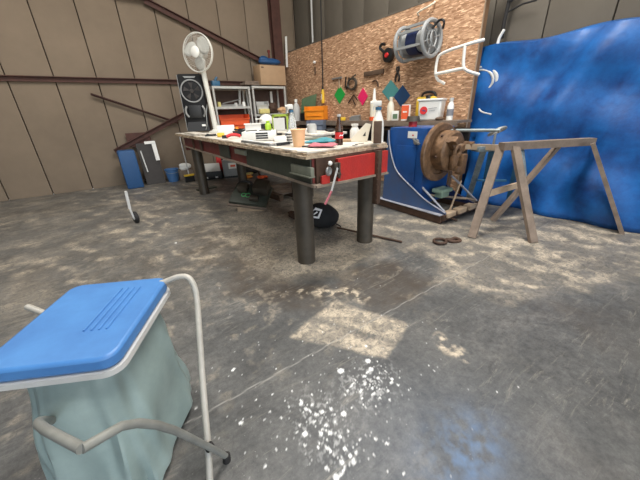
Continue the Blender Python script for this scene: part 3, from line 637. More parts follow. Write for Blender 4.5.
hang(2.52, 1.80, 'spirit_level', 'short dark spirit level mounted flat on the strand board', 'level', MB().box((0, 0, 0), (.03, .46, .07), bev=.005), 'wood_dark', .02)
hang(2.46, 1.64, 'hook', 'small dark bent hook below the spirit level', 'hook', MB().tube([(0, .08, .03), (0, 0, .05), (0, -.05, .0), (0, -.06, -.06)], .012, 8, smooth=2), 'rust_dark', .02)
t = thing('pliers', 'black pliers hanging jaws-up to the right of the spirit level', 'pliers', (FX - .02, 1.99, 1.73))
for s_ in (-1, 1): MB().tube([(0, s_ * .015, .10), (0, s_ * .03, .05), (0, -s_ * .02, .0), (0, -s_ * .045, -.06), (0, -s_ * .03, -.11)], .013, 8, smooth=2).build('grip', 'black', t)
hang(4.27, 2.10, 'small_brush', 'small brush with pale top hanging alone on the strand board', 'brush', MB().box((0, 0, -.06), (.02, .025, .14)), 'wood_dark', .02)
one(MB().ell((0, 0, 0), (.03, .035, .03)), 'cord_stop', 'paper', 'pale round knob above the small hanging brush', 'knob', (FX - .03, 4.27, 2.19))
# control cable with yellow end
one(MB().cyl((FX - .03, 3.99, 1.70), (FX - .03, 3.97, CZ), .011), 'hanging_cable', 'black_rubber', 'black cable running straight down the strand board', 'cable')
t = thing('pendant_control', 'yellow control handle hanging at the lower end of the black cable', 'control', (FX - .03, 4.0, 1.52))
MB().lathe([(0, -.13), (.03, -.12), (.035, -.05), (.032, .08), (.02, .14), (0, .15)], n=14).build('grip', 'yellow', t)
MB().cyl((0, 0, .12), (0, 0, .2), .018).build('collar', 'black', t); MB().box((-.034, 0, .0), (.006, .02, .1)).build('button_plate', 'paper', t)
one(MB().cyl((3.2, 4.71, 2.56), (3.2, 4.71, CZ), .02), 'conduit_pipe', 'light_grey', 'pale vertical conduit pipe on the side wall above the board', 'pipe')
# reels
t = thing('small_reel', 'small black and red round tool hanging on the strand board', 'reel', (FX - .06, 2.22, 2.04))
MB().lathe([(0, -.03), (.10, -.03), (.10, .03), (.05, .04), (0, .04)], (0, -.06, -.04), (-1, 0, 0)).build('disc', 'black', t)
MB().lathe([(0, .035), (.035, .04), (.03, .06), (0, .06)], (0, -.06, -.04), (-1, 0, 0)).build('red_centre', 'red', t)
MB().tube([(0, .0, .0), (0, .09, .05), (0, .14, .09), (0, .10, .14), (0, .03, .12)], .022, 8, smooth=2).build('grip', 'black', t)
t = thing('hose_reel', 'large grey wall-mounted hose reel drum high on the strand board', 'hose reel', (2.72, 1.455, 2.045))
ax = Vector((0, 1, 0))
MB().lathe([(0, -.17), (.17, -.17), (.17, -.15), (.13, -.15), (.13, .19), (.17, .19), (.17, .21), (0, .21)], (0, .02, 0), ax, 28).build('drum', 'grey_plastic', t)
MB().lathe([(0, -.06), (.15, -.06), (.155, .0), (.15, .10), (0, .10)], (0, .02, 0), ax, 28).build('wound_hose', 'navy_and_shade', t)
for yy in (-.19, .25):
    w = MB(); w.ring((0, yy, 0), ax, .20, .026, 36).ring((0, yy, 0), ax, .09, .010, 24)
    for k in range(3): a = PI * k / 3 + .3; w.tube([(.2 * math.cos(a), yy, .2 * math.sin(a)), (-.2 * math.cos(a), yy, -.2 * math.sin(a))], .008, 8)
    w.build('side_frame', 'grey_plastic', t)
w = MB()
for a in (.4, 1.6, 2.6, 3.5, 4.6, 5.6): w.bar((.2 * math.cos(a), -.19, .2 * math.sin(a)), (.2 * math.cos(a), .25, .2 * math.sin(a)), .03, .03)
w.build('cross_bars', 'grey_plastic', t)
MB().box((.19, .01, .0), (.06, .4, .28)).build('wall_bracket', 'grey_plastic', t)
MB().tube([(-.02, -.2, .10), (.02, -.26, .19), (.0, -.36, .16), (.02, -.33, .08)], .015, 8, smooth=2).build('crank', 'black', t)
MB().tube([(0, -.2, .1), (-.1, -.24, -.02), (-.02, -.25, -.13), (.06, -.23, .0), (0, -.22, .08)], .010, 8, smooth=2).build('hose_end', 'grey_plastic', t)
t = thing('wall_rack', 'cream bent-tube rack frame fixed to the strand board beside the hose reel', 'rack', (FX, .955, 1.755))
w = MB(); w.tube([(0, -.27, .19), (-.14, -.22, .16), (-.14, .20, .12), (-.14, .26, .06), (-.14, .26, -.17), (-.02, .18, -.24)], .019, 10, smooth=2); w.build('top_tube', 'white_plastic', t)
w = MB(); w.tube([(-.14, .26, -.12), (-.14, -.15, -.10)], .02, 10); w.build('front_bar', 'white_plastic', t)
w = MB(); w.tube([(-.14, -.12, .15), (-.14, -.13, -.08), (-.12, -.17, -.13), (0, -.28, -.18)], .019, 10, smooth=2); w.build('side_tube', 'white_plastic', t)
one(MB().tube([(0, .12, -.03), (-.04, .12, .0), (-.04, -.13, .03), (0, -.13, .06)], .012, 8, smooth=1), 'wall_bar', 'cream', 'short cream bar bracket at the very top edge of the strand board', 'bar', (FX - .01, 1.56, 2.44))

# ------------------------------------------------------------------ tabletop clutter
def put(mb, name, m, label, cat, x, y, rz=None, dz=0, **k): return one(mb, name, m, label, cat, (x, y, (zt(x) if x < .95 else .97) + dz + .004), face(x, y) if rz is None else rz, **k)
put(MB().box((0, 0, .065), (.24, .15, .13), bev=.012), 'white_box', 'white_plastic', 'white box on the table beside the foot of the fan', 'box', .34, 2.8)
t = thing('red_grips', 'red and black cutter tool lying near the long table edge', 'tool', (.15, 2.02, zt(.15)), face(.15, 2.0))
MB().tube([(-.07, 0, .02), (-.02, .01, .04), (.04, 0, .04), (.09, .02, .02)], .018, 8, smooth=1).build('red_handle', 'red', t)
MB().box((-.09, .02, .02), (.06, .05, .035)).build('jaw', 'black', t)
put(MB().box((0, 0, .025), (.09, .07, .05), bev=.012), 'yellow_block', 'yellow', 'small yellow block on the table left of the red tool', 'block', .12, 2.36)
put(MB().bar((-.07, 0, .012), (.07, .02, .02), .03, .02).bar((-.05, .02, .03), (.06, -.02, .012), .012, .012), 'black_pliers', 'black', 'black pliers lying on the table near the far corner', 'pliers', .06, 2.6)
for i, (x_, y_, l_) in enumerate(((.02, 3.6, 'pale scrap board at the far left corner of the table'), (.02, 3.0, 'thin pale offcut near the far left table edge'))):
    put(MB().box((0, 0, .012), (.16, .5, .024), rz=.2 * i), 'scrap_board', 'table_skin', l_, 'board', x_ + .05, y_, 0)
put(MB().box((0, 0, .07), (.20, .18, .14), bev=.015).box((0, 0, .145), (.22, .2, .014)), 'white_tub', 'white_plastic', 'white lidded tub right of the black tools mid-table', 'tub', .52, 2.25)
put(MB().box((0, 0, .03), (.16, .12, .06)).bar((-.06, 0, .08), (.08, 0, .06), .02, .02), 'black_fitting', 'black', 'dark metal fitting behind the white tub', 'fitting', .40, 2.46)
t = thing('white_case', 'flat white equipment case with black grille on the table', 'case', (.235, 1.42, zt(.235) + .004), face(.23, 1.4, -.1))
MB().box((0, 0, .045), (.34, .24, .09), bev=.01).build('case_body', 'white_plastic', t)
w = MB()
for k in range(3): w.box((.03, -.122, .025 + .022 * k), (.12, .004, .014))
w.box((.06, -.02, .092), (.12, .1, .004)); w.build('grille', 'black', t)
MB().bar((-.13, -.05, .094), (-.03, .03, .094), .005, .01).build('cable_tie', 'black', t)
t = thing('aluminium_straightedge', 'long grey straightedge lying along the near table edge', 'straightedge', (.0, .98, zt(0) + .001))
MB().box((0, 0, .009), (.055, .62, .018)).build('bar', 'steel', t); MB().box((-.005, 0, .02), (.02, .6, .006)).build('white_scale', 'paper', t)
t = thing('folding_ruler', 'small black and white folded tool at the end of the straightedge', 'tool', (.07, .63, zt(.05)))
MB().bar((-.04, .03, .012), (.06, -.02, .02), .03, .02).build('black_arm', 'black', t); MB().bar((-.03, .07, .014), (.05, .03, .02), .03, .018).build('white_arm', 'paper', t)
put(MB().box((0, 0, .02), (.26, .18, .04), bev=.005), 'paper_pad', 'paper', 'pad of white paper on the table behind the peach cup', 'paper', .36, 1.05)
put(MB().box((0, 0, .03), (.12, .08, .06), bev=.006), 'blue_grey_box', 'blue_grey', 'small blue-grey box on the table behind the paper pad', 'box', .55, 1.32)
t = thing('white_hood', 'white domed welding hood lying on the side table behind the cluttered one', 'helmet', (.98, 2.62, zt(.7)), 0)
t.location = (1.17, 3.2, .995); t.scale = (1.5, 1.5, 1.5); t.rotation_euler.z = face(1.17, 3.2)
w = MB(); w.ell((0, 0, .07), (.08, .10, .085)); w.build('dome', 'white_plastic', t)
w = MB(); w.box((-.08, -.05, .105), (.07, .08, .012), bev=.004); w.build('peak', 'white_plastic', t)
MB().box((0, -.06, .03), (.12, .1, .05)).build('dark_inside', 'black', t)
bottle('lime_bottle', 'short lime green bottle in front of the white hood', 'bottle', (1.10, 3.0, .971), .15, .05, 'lime', 'lime', .5)
t = thing('framed_board', 'olive green framed board standing upright beside the white hood', 'board', (1.19, 2.74, .971), face(1.19, 2.74, .1))
t.scale = (1.15, 1.15, 1.15)
w = MB(); w.box((0, 0, .195), (.22, .014, .03)).box((.095, 0, .105), (.03, .014, .21)).box((-.095, 0, .105), (.03, .014, .21)); w.build('frame', 'olive', t)
MB().box((-.02, -.004, .085), (.15, .012, .16)).build('grey_sheet', 'light_grey', t)
put(MB().box((0, 0, .012), (.1, .07, .024)), 'black_scraper', 'black', 'black object lying in front of the olive framed board', 'tool', .80, 2.1)
# clear spray bottle with blue collar
def spray(name, label, x, y, z, h, r, m, collar, head, rz):
    t = thing(name, label, 'spray bottle', (x, y, z), rz)
    MB().lathe([(0, 0), (r, 0), (r * 1.02, h * .3), (r * .9, h * .5), (r * .42, h * .72), (r * .35, h * .76), (0, h * .76)], n=20).build('body', m, t)
    MB().lathe([(0, h * .75), (r * .5, h * .75), (r * .5, h * .82), (0, h * .82)], n=16).build('collar', collar, t)
    w = MB(); w.box((-.01, 0, h * .9), (r * 1.3, r * .7, h * .12), bev=.006); w.cyl((-r * .6, 0, h * .92), (-r * 1.3, 0, h * .92), .010); w.build('spray_head', head, t)
    MB().tube([(-r * .45, 0, h * .86), (-r * .9, 0, h * .8), (-r * .8, 0, h * .74)], .006, 6, smooth=1).build('trigger', head, t)
    return t
spray('spray_bottle', 'clear spray bottle with blue collar standing behind the peach cup', .44, 1.09, zt(.44), .345, .042, 'clear', 'mid_blue', 'white_plastic', -.6)
t = thing('peach_cup', 'peach coloured plastic measuring cup near the table corner', 'cup', (.13, .47, zt(.13) + .001))
MB().lathe([(0, 0), (.042, 0), (.056, .125), (.050, .125), (.038, .008), (0, .008)], n=28).build('cup_body', 'peach', t)
MB().ring((0, 0, .125), (0, 0, 1), .056, .005, 28).build('rim', 'peach', t)
MB().prism([(.045, -.005, .125), (.085, 0, .132), (.045, .012, .125)], (0, 0, -.012)).build('spout', 'paper', t)
t = thing('striped_bottle', 'small white bottle with black measuring marks left of the peach cup', 'bottle', (.155, .66, zt(.15) + .001))
MB().lathe([(0, 0), (.023, 0), (.023, .095), (.012, .105), (.012, .12), (0, .12)], n=18).build('body', 'white_plastic', t)
w = MB()
for k in range(4): w.lathe([(.0235, .015 + .022 * k), (.024, .015 + .022 * k), (.024, .024 + .022 * k), (.0235, .024 + .022 * k)], n=18)
w.build('marks', 'black', t)
t = thing('tin_can', 'open silver tin with wire handle mid-table', 'tin', (1.13, 1.78, .971))
MB().lathe([(0, 0), (.06, 0), (.06, .10), (.055, .10), (.055, .01), (0, .01)], n=24).build('can', 'light_grey', t)
MB().tube([(-.06, 0, .09), (-.09, 0, .06), (-.07, 0, .02)], .004, 6, smooth=2).build('handle', 'steel', t)
def cloth(pts, h, seed, thick=.012):
    w = MB(); rd = random.Random(seed); n = 14; g = []
    (x0, y0), (x1, y1), (x2, y2), (x3, y3) = pts
    for i in range(n + 1):
        r = []
        for j in range(n + 1):
            u, v = i / n, j / n
            x = (x0 * (1 - u) + x1 * u) * (1 - v) + (x3 * (1 - u) + x2 * u) * v; y = (y0 * (1 - u) + y1 * u) * (1 - v) + (y3 * (1 - u) + y2 * u) * v
            e = min(u, v, 1 - u, 1 - v); z = .007 + h * min(1, e * 5) * (.45 + .3 * math.sin(7 * u + 3 * v + seed) + .25 * math.sin(11 * v - 5 * u + 2 * seed))
            r.append(w.bm.verts.new((x + rd.uniform(-.004, .004), y + rd.uniform(-.004, .004), z)))
        g.append(r)
    for i in range(n):
        for j in range(n): w.bm.faces.new((g[i][j], g[i + 1][j], g[i + 1][j + 1], g[i][j + 1]))
    return w
def rag(pts, h, seed, m, name, label, x, y):
    o = one(cloth(pts, h, seed), name, m, label, 'rag', (x, y, zt(x) + .004)); s_ = o.modifiers.new('s', 'SOLIDIFY'); s_.thickness = .006; s_.offset = 1
rag([(-.20, .03), (.02, -.14), (.13, -.06), (.02, .13)], .03, 2, 'teal_rag', 'teal_rag', 'crumpled teal rag lying on the table behind the pink one', .48, .66)
rag([(-.1, .03), (.03, -.12), (.14, -.04), (.0, .13)], .02, 5, 'pink_rag', 'pink_rag', 'flat pink rag in front of the teal rag', .21, .30)
put(MB().bar((-.05, .02, .008), (.05, -.04, .012), .018, .01), 'paint_scraper', 'black', 'black blade lying between the cup and the pink rag', 'scraper', .135, .335, 0)
put(MB().ell((0, 0, .022), (.07, .05, .024), noise=.1), 'black_disc', 'black', 'black lump on the side table behind the teal rag', 'grinding disc', 1.36, 1.69)
put(MB().box((0, 0, .05), (.12, .08, .10), bev=.01), 'grey_canister', 'light_grey', 'grey-white canister behind the black lump', 'canister', 1.30, 2.05)
t = thing('cola_bottle', 'glass bottle of dark cola with red label on the table', 'bottle', (.44, .355, zt(.44) + .001))
MB().lathe([(0, 0), (.030, 0), (.032, .02), (.029, .06), (.031, .10), (.031, .103), (0, .103)], n=22).build('cola', 'cola', t)
MB().lathe([(.0315, .104), (.031, .13), (.020, .165), (.0135, .19), (.0135, .215), (.012, .215), (.012, .19), (.018, .165), (.029, .128), (.0295, .104)], n=22).build('glass_neck', 'brown_glass', t)
MB().lathe([(.0325, .05), (.0335, .05), (.0335, .098), (.0325, .098)], n=22).build('red_label', 'red', t)
rl_ = t.children[-1]
MB().tube([(-.021, -.0285, .067), (-.008, -.034, .080), (.006, -.034, .068), (.02, -.028, .080)], .0025, 6, smooth=2).build('label_script', 'paint_white', rl_)
MB().lathe([(0, .212), (.016, .212), (.016, .228), (0, .23)], n=14).build('cap', 'light_grey', t)
# small stuff between the bigger items
put(MB().cyl((-.06, 0, .008), (.06, .02, .008), .008, n=10), 'marker_pen', 'red', 'red marker pen lying behind the flat white case', 'pen', .42, 1.62)
put(MB().cyl((-.06, 0, .007), (.06, -.03, .007), .007, n=10), 'marker_pen', 'black', 'black marker pen lying on the table behind the teal rag', 'pen', .70, .82)
put(MB().ring((0, 0, .018), (0, 0, 1), .045, .018, 24, 8, 1, 1), 'tape_roll', 'wood_pale', 'brown roll of tape lying mid-table behind the tall spray bottle', 'tape', .70, 1.45)
put(MB().ring((0, 0, .02), (0, 0, 1), .04, .018, 24, 8, 1, 1), 'tape_roll', 'blue_grey', 'blue-grey roll of tape lying left of the olive framed board', 'tape', .78, 2.55)
put(MB().box((0, 0, .04), (.10, .07, .08), bev=.005), 'small_carton', 'shelf_dark', 'small black carton between the flat white case and the tape rolls', 'box', .55, 1.75)
put(MB().box((0, 0, .03), (.14, .10, .06), bev=.005), 'parts_tray', 'grey_plastic', 'grey parts tray at the back of the table beside the side table', 'tray', .82, 1.75)
put(MB().bar((-.10, 0, .01), (.10, .02, .01), .02, .015), 'steel_file', 'steel', 'grey steel file lying before the dark lump on the table', 'file', .80, 1.10)
put(MB().box((0, 0, .008), (.20, .14, .016)), 'cardboard_sheet', 'card', 'brown cardboard sheet flat on the table before the cola bottle', 'cardboard', .66, .62)
put(MB().box((0, 0, .02), (.16, .05, .04), bev=.01), 'glue_gun', 'navy', 'dark blue hand tool lying behind the yellow block', 'tool', .40, 3.1)
put(MB().cyl((0, 0, 0), (0, 0, .09), .03, n=18), 'small_jar', 'orange', 'small orange jar standing beside the foot of the fan', 'jar', .72, 3.4)
put(MB().cyl((0, 0, 0), (0, 0, .07), .035, n=18), 'small_jar', 'grey_plastic', 'small grey jar standing behind the white lidded tub', 'jar', .70, 2.95)
put(MB().box((0, 0, .006), (.28, .20, .012)), 'scrap_sheet', 'grey_green', 'thin grey-green scrap sheet flat on the table behind the teal rag', 'sheet', .72, 1.05)
# angled white board
t = thing('angled_board', 'white wedge-shaped board standing on the table left of the dark block', 'board', (.775, .44, zt(.77) + .001), face(.775, .44))
MB().prism([(-.13, 0, 0), (.04, 0, 0), (.07, 0, .145), (.025, 0, .155)], (0, .03, 0)).build('wedge', 'cream', t)
MB().prism([(.0, -.004, .05), (.025, -.004, .05), (.025, -.004, .085)], (0, .003, 0)).build('notch', 'black', t)
put(MB().bar((-.05, 0, .004), (.06, .02, .004), .006, .004).bar((-.12, -.05, .004), (-.06, -.04, .004), .006, .004), 'wire_offcut', 'black', 'thin dark wire offcuts lying near the table end', 'wire', .56, .24, 0)
put(MB().box((0, 0, .085), (.065, .05, .17), bev=.004), 'wood_block', 'wood_dark', 'dark upright wood block at the table end in front of the white bottles', 'block', .735, .22, face(.735, .22))
bottle('white_bottle', 'white wide-necked bottle behind the angled white board', 'bottle', (.84, .62, zt(.84)), .15, .045, 'white_plastic', 'white_plastic', .6)
one(MB().box((0, 0, .09), (.05, .06, .18), bev=.004), 'cream_carton', 'cream', 'cream upright carton right behind the dark wood block', 'carton', (.835, .33, zt(.83)+.001))
spray('spray_bottle', 'white spray bottle with white and blue trigger head beside the blue machine', .872, .355, zt(.88), .345, .052, 'white_plastic', 'mid_blue', 'white_plastic', -.9)
t = thing('sealant_tube', 'upright cream sealant cartridge with nozzle and orange foot behind the white board', 'cartridge', (2.73, 2.28, BZ), 0)
t.scale = (2.0, 2.0, 1.35)
MB().lathe([(0, 0), (.036, 0), (.036, .045), (0, .045)], n=18).build('foot', 'orange_red', t)
MB().lathe([(0, .045), (.033, .045), (.033, .22), (.012, .235), (0, .235)], n=18).build('tube', 'cream', t)
MB().lathe([(0, .23), (.014, .23), (.010, .32), (.006, .36), (0, .36)], n=14).build('nozzle', 'paper', t)
MB().box((.018, -.03, .14), (.012, .008, .09), rz=.4).build('printed_strip', 'ink_grey', t)
bottle('tapered_bottle', 'cream tapered bottle with narrow neck on the back bench left of the red card', 'bottle', (2.72, 1.90, BZ), .34, .055, 'cream', 'cream', .4)
t = thing('green_label_tub', 'white tub with green label beside the blue machine', 'tub', (1.9, 1.35, .93), face(1.9, 1.35)); 
t.location = (2.72, 1.80, BZ); t.rotation_euler.z = face(2.7, 1.8)
MB().box((0, 0, .07), (.11, .09, .14), bev=.008).build('tub_body', 'white_plastic', t); MB().box((0, -.047, .06), (.07, .003, .07)).build('green_label', 'crate_green', t)

# ------------------------------------------------------------------ blue machine
t = thing('pipe_positioner', 'large blue workshop machine with rusty round faceplate on a floor frame', 'machine', (2.1, .7, 0))
W = dict(parent=t, world=True)
w = MB(); w.box((1.79, .72, .055), (.05, 1.06, .09), rz=-.03); w.build('near_rail', 'rust_dark', **W)
w = MB(); w.box((1.785, .72, .103), (.075, 1.06, .008), rz=-.03); w.build('near_rail_top', 'edge_light', **W)
w = MB(); w.box((2.50, .72, .055), (.05, 1.06, .09)); w.build('far_rail', 'rust_dark', **W)
w = MB(); w.bar((1.77, .19, .07), (2.58, .20, .07), .06, .06); w.build('front_cross_bar', 'rust_dark', **W)
for k in range(3): MB().box((1.90 + .22 * k, .185, .095), (.17, .09, .06), rz=.05, bev=.01).build('bolster', 'wood_pale', **W)
prof = [(1.12, .107), (1.09, .98), (1.07, .98), (1.06, .86), (1.02, .72), (.96, .58), (.89, .485), (.76, .40), (.62, .322), (.50, .25), (.39, .20), (.17, .13), (.17, .107)]
w = MB(); w.prism([(1.80, y, z) for y, z in prof], (.02, 0, 0)); w.build('near_side_plate', 'blue_dull', **W)
w = MB(); w.tube([(1.797, y, z) for y, z in prof[2:-1]], .008, 8, smooth=2); w.build('near_plate_edge', 'edge_light', **W)
w = MB(); w.prism([(2.38, y, z) for y, z in prof], (.02, 0, 0)); w.build('far_side_plate', 'navy_and_shade', **W)  # machine blue darkened here to paint in the dim interior
w = MB(); w.box((2.09, .81, .57), (.52, .54, .88), bev=.012); w.build('column', 'blue_paint', **W)
w = MB(); w.box((1.827, .80, .60), (.02, .30, .42), bev=.006); dr_ = w.build('access_door', 'blue_paint', **W)
w = MB(); w.cyl((1.80, .66, .86), (1.86, .66, .86), .03).bar((1.80, .66, .86), (1.80, .60, .84), .02, .02).bar((1.80, .70, .90), (1.80, .64, .84), .015, .015); w.build('latch', 'steel', parent=dr_, world=True)
w = MB(); w.box((1.826, .73, .935), (.006, .13, .075)); wp_ = w.build('white_plate', 'paper', **W)
w = MB(); w.box((1.822, .72, .93), (.003, .02, .015)); w.build('plate_mark', 'red', parent=wp_, world=True)
w = MB(); w.cyl((2.03, .90, 1.0), (2.03, .90, 1.07), .05); w.build('motor_base', 'red', **W)
w = MB(); w.cyl((2.03, .90, 1.07), (2.03, .90, 1.13), .085, .07); w.build('motor_cap', 'leg_steel', **W)
w = MB()
for yy, xx in ((1.04, 1.85), (.8, 1.87), (.66, 1.87)): w.cyl((xx, yy, 1.0), (xx, yy, 1.018), .012, n=8)
w.build('bolt', 'steel', **W)
c = Vector((1.93, .45, .75))
w = MB(); w.lathe([(0, 0), (.30, 0), (.315, .012), (.315, .045), (.30, .055), (.24, .05), (.23, .03), (0, .03)], c, (0, -1, 0), 48); w.build('faceplate', 'rust', **W)
w = MB(); w.lathe([(0, -.08), (.15, -.08), (.15, .0), (0, 0)], c, (0, -1, 0), 32); w.build('rear_boss', 'rust_dark', **W)
hc = c + Vector((.045, -.03, .02))
w = MB(); w.lathe([(0, 0), (.215, 0), (.215, .13), (.19, .15), (.10, .15), (.09, .11), (0, .11)], hc, (0, -1, 0), 40); cd_ = w.build('chuck_drum', 'rust', **W)
w = MB()
for k in range(6): a = 2 * PI * k / 6 + .2; p = hc + Vector((.215 * math.cos(a), -.07, .215 * math.sin(a))); w.cyl(p, p + Vector((.018 * math.cos(a), 0, .018 * math.sin(a))), .014, n=8)
w.build('drum_bolt', 'rust_dark', parent=cd_, world=True)
for a in (.3, 2.4, 4.5):
    d = Vector((math.cos(a), 0, math.sin(a))); p = hc + Vector((0, -.17, 0))
    w = MB(); w.bar(p + d * .06, p + d * .20, .07, .06, up=(0, 1, 0)).bar(p + d * .15 + Vector((0, -.05, 0)), p + d * .21 + Vector((0, -.05, 0)), .06, .06, up=(0, 1, 0)); w.build('jaw', 'rust', parent=cd_, world=True)
w = MB(); p = hc + Vector((0, -.16, 0)); w.ring(p + Vector((-.02, -.03, .0)), (0, -1, 0), .05, .025, 20).box(p + Vector((.08, -.04, -.14)), (.10, .08, .22), bev=.015).box(p + Vector((-.06, -.03, -.1)), (.08, .06, .14), bev=.015); w.build('chuck_hub', 'rust', **W)
for a, b, r, m in (((1.86, .66, .42), (1.86, .22, .12), .013, 'edge_light'), ((2.0, .28, .50), (2.54, .22, .12), .012, 'edge_light'), ((2.18, .26, .42), (2.0, .24, .10), .011, 'wood_pale'), ((1.96, .50, .24), (2.50, .22, .14), .016, 'lip_steel'), ((1.90, .2, .06), (1.98, .12, .01), .01, 'rust_dark')):
    MB().cyl(a, b, r, n=10).build('strut', m, **W)
w = MB(); w.box((2.08, .42, .30), (.22, .14, .045), bev=.008).box((2.08, .42, .25), (.15, .1, .07), bev=.006); w.build('bearing_block', 'pale_green', **W)
one(MB().cyl((2.06, .40, .975), (2.10, -.10, .985), .016, n=12), 'steel_rod', 'rod', 'thin pale steel rod sticking out from the top of the rusty faceplate', 'rod')
one(MB().bar((2.06, .30, .815), (2.30, -.02, .80), .055, .055), 'timber_bar', 'wood_pale', 'thicker wooden bar from the rusty chuck to the steel trestle', 'bar')

# ------------------------------------------------------------------ trestles on the right
t = thing('steel_trestle', 'grey-blue steel trestle with flat head behind the wooden one', 'trestle', (2.45, .05, 0))
W = dict(parent=t, world=True)
MB().box((2.45, .02, .785), (.62, .14, .055), rz=-.45, bev=.004).build('head', 'pale_blue_paint', **W)
for a, b, m, wd in (((2.25, .10, .77), (2.78, .46, 0), 'pale_blue_paint', .06), ((2.42, .08, .77), (2.86, .30, 0), 'mid_blue', .085), ((2.66, -.09, .77), (2.95, .02, 0), 'mid_blue', .05), ((2.66, -.1, .77), (2.55, -.4, 0), 'pale_blue_paint', .05)):
    MB().bar(a, b, wd, .03).build('leg', m, **W)
MB().bar((2.5, .25, .38), (2.72, .0, .38), .04, .02).build('brace', 'mid_blue', **W)
MB().cyl((2.36, .06, .81), (2.36, .06, .95), .012).build('clamp_screw', 'steel', **W)
MB().tube([(2.12, .02, .93), (2.16, -.06, 1.0), (2.24, -.1, 1.01), (2.32, -.02, .97), (2.26, .06, .93)], .014, 8, True, 2).build('clamp_ring', 'steel', **W)
t = thing('sawhorse', 'weathered wooden sawhorse at the right of the blue machine', 'sawhorse', (1.95, -.3, 0))
W = dict(parent=t, world=True)
MB().bar((2.06, -.16, .84), (2.95, -.62, .84), .09, .07).build('top_beam', 'wood_grey', **W)
for a, b, wd in (((2.10, -.14, .84), (1.66, -.235, 0), .075), ((2.16, -.24, .84), (1.98, -.66, 0), .08), ((2.70, -.44, .84), (2.30, -.12, 0), .07), ((2.75, -.68, .84), (2.86, -1.1, 0), .08)):
    MB().bar(a, b, wd, .035).build('leg', 'wood_grey', **W)
MB().bar((1.87, -.195, .40), (2.50, -.26, .42), .03, .06).build('cross_brace', 'wood_pale', **W)

# ------------------------------------------------------------------ tarp, ring, strap at the right
w = MB(); rd = random.Random(11); nu, nv = 40, 36; g = []
def tarp_x(u, v):   # u along y (0..1), v height
    return 3.17 - (.26 * (1 - v) ** .8) - .035 * math.sin(u * 23 + 3 * math.sin(v * 4)) - .03 * math.sin(u * 11 - v * 7) - .02 * math.sin(v * 19 + u * 6)
for i in range(nu + 1):
    r = []
    for j in range(nv + 1):
        u, v = i / nu, j / nv; y = .95 - 2.2 * u; z = .005 + (1.93 + .02 * math.sin(u * 13)) * v
        if j == nv: r.append(w.bm.verts.new((3.27, y, z - .02)))
        else: yy = y + .02 * math.sin(v * 9); tx = tarp_x(u, v); tx = max(tx, 3.085 + (.02 * math.sin(v * 15))) if yy > .66 else tx; r.append(w.bm.verts.new((min(tx, 3.26), yy, z)))
    g.append(r)
for i in range(nu):
    for j in range(nv): w.bm.faces.new((g[i][j], g[i + 1][j], g[i + 1][j + 1], g[i][j + 1]))
o = one(w, 'blue_tarpaulin', 'tarp', 'big creased blue tarpaulin draped down the wall right of the strand board', 'tarpaulin')
s_ = o.modifiers.new('s', 'SOLIDIFY'); s_.thickness = .008
t = thing('coiled_hose', 'thick pale hose coiled around dark pipes at the edge of the strand board', 'hose', (3.11, .765, 1.50))
MB().ring((0, 0, 0), (1, .15, 0), .19, .026, 40, 10, 1.2, .9).ring((-.02, -.01, 0), (1, .1, 0), .155, .016, 40, 8, 1.2, .9).build('outer_coil', 'light_grey', t)
MB().ring((0, 0, 0), (1, .1, 0), .12, .025, 30, 8, 1.2, .9).lathe([(0, 0), (.1, 0), (.1, .04), (0, .04)], (.03, 0, 0), (-1, 0, 0), 20, 1.2).build('inner_pipes', 'rust_dark', t)
one(MB().tube([(0, .05, .04), (-.02, 0, .0), (0, -.12, -.03)], .010, 8, smooth=2), 'hose_end', 'light_grey', 'short pale hose end sticking out over the tarpaulin', 'hose', (3.0, .58, 1.14))
one(MB().tube([(0, 0, .45), (0, .0, .2), (0, .02, .0), (0, .01, -.16)], .022, 8, smooth=2).tube([(0, 0, .2), (0, -.09, .35), (0, -.1, .6)], .03, 8, smooth=2).tube([(0, 0, .1), (0, -.16, .14), (0, -.3, .14)], .01, 6), 'black_strap', 'black_rubber', 'black straps hanging on the wall above the tarpaulin', 'strap', (3.22, .60, 2.13))
one(MB().tube([(0, -.02, .13), (0, .02, .06), (0, .03, 0), (0, .02, -.03)], .017, 8, smooth=2), 'white_hook', 'paper', 'white curved hook above the tarpaulin edge', 'hook', (3.18, .60, 1.92))

# ------------------------------------------------------------------ on the floor
t = thing('black_bag', 'round black cloth bag with white print, on the floor behind the near table leg', 'bag', (.70, .98, 0), face(.7, .98))
w = MB(); w.ell((0, 0, .145), (.185, .15, .148), noise=.10, seed=5, sub=4)
for v in w.bm.verts: v.co.z = max(v.co.z, .004); v.co.x *= 1 - .25 * max(0, (v.co.z - .14)) / .15 * (1 if v.co.x > 0 else .3)
w.build('bag_body', 'black_cloth', t)
def decal(pts, o, nrm, up, thick=.003):
    n = Vector(nrm).normalized(); u = Vector(up); r = u.cross(n).normalized(); u = n.cross(r); o = Vector(o)
    return MB().prism([o + r * a + u * b for a, b in pts], n * thick)
nn = (-.12, -.80, .6); oo = (-.075, -.138, .215)
q = [(-.065, -.05), (.035, -.062), (.065, .04), (-.012, .065), (-.036, .024), (-.018, .036), (.042, .024), (.018, -.04), (-.048, -.032)]
bg = decal(q, oo, nn, (0, 0, 1)); bg.build('white_print', 'paint_white', t)
decal([(-.035, -.015), (-.02, -.02), (.02, .012), (.005, .018)], oo, nn, (0, 0, 1), .004).build('print_stroke', 'paint_white', t)
MB().tube([(.14, -.04, .05), (.2, -.06, .02), (.17, -.1, .01)], .008, 6, smooth=2).build('drawstring', 'black_rubber', t)
one(MB().cyl((.76, .80, .03), (1.03, .12, .012), .011, n=10), 'steel_bar', 'rust_dark', 'rusty round bar lying on the floor past the black bag', 'bar')
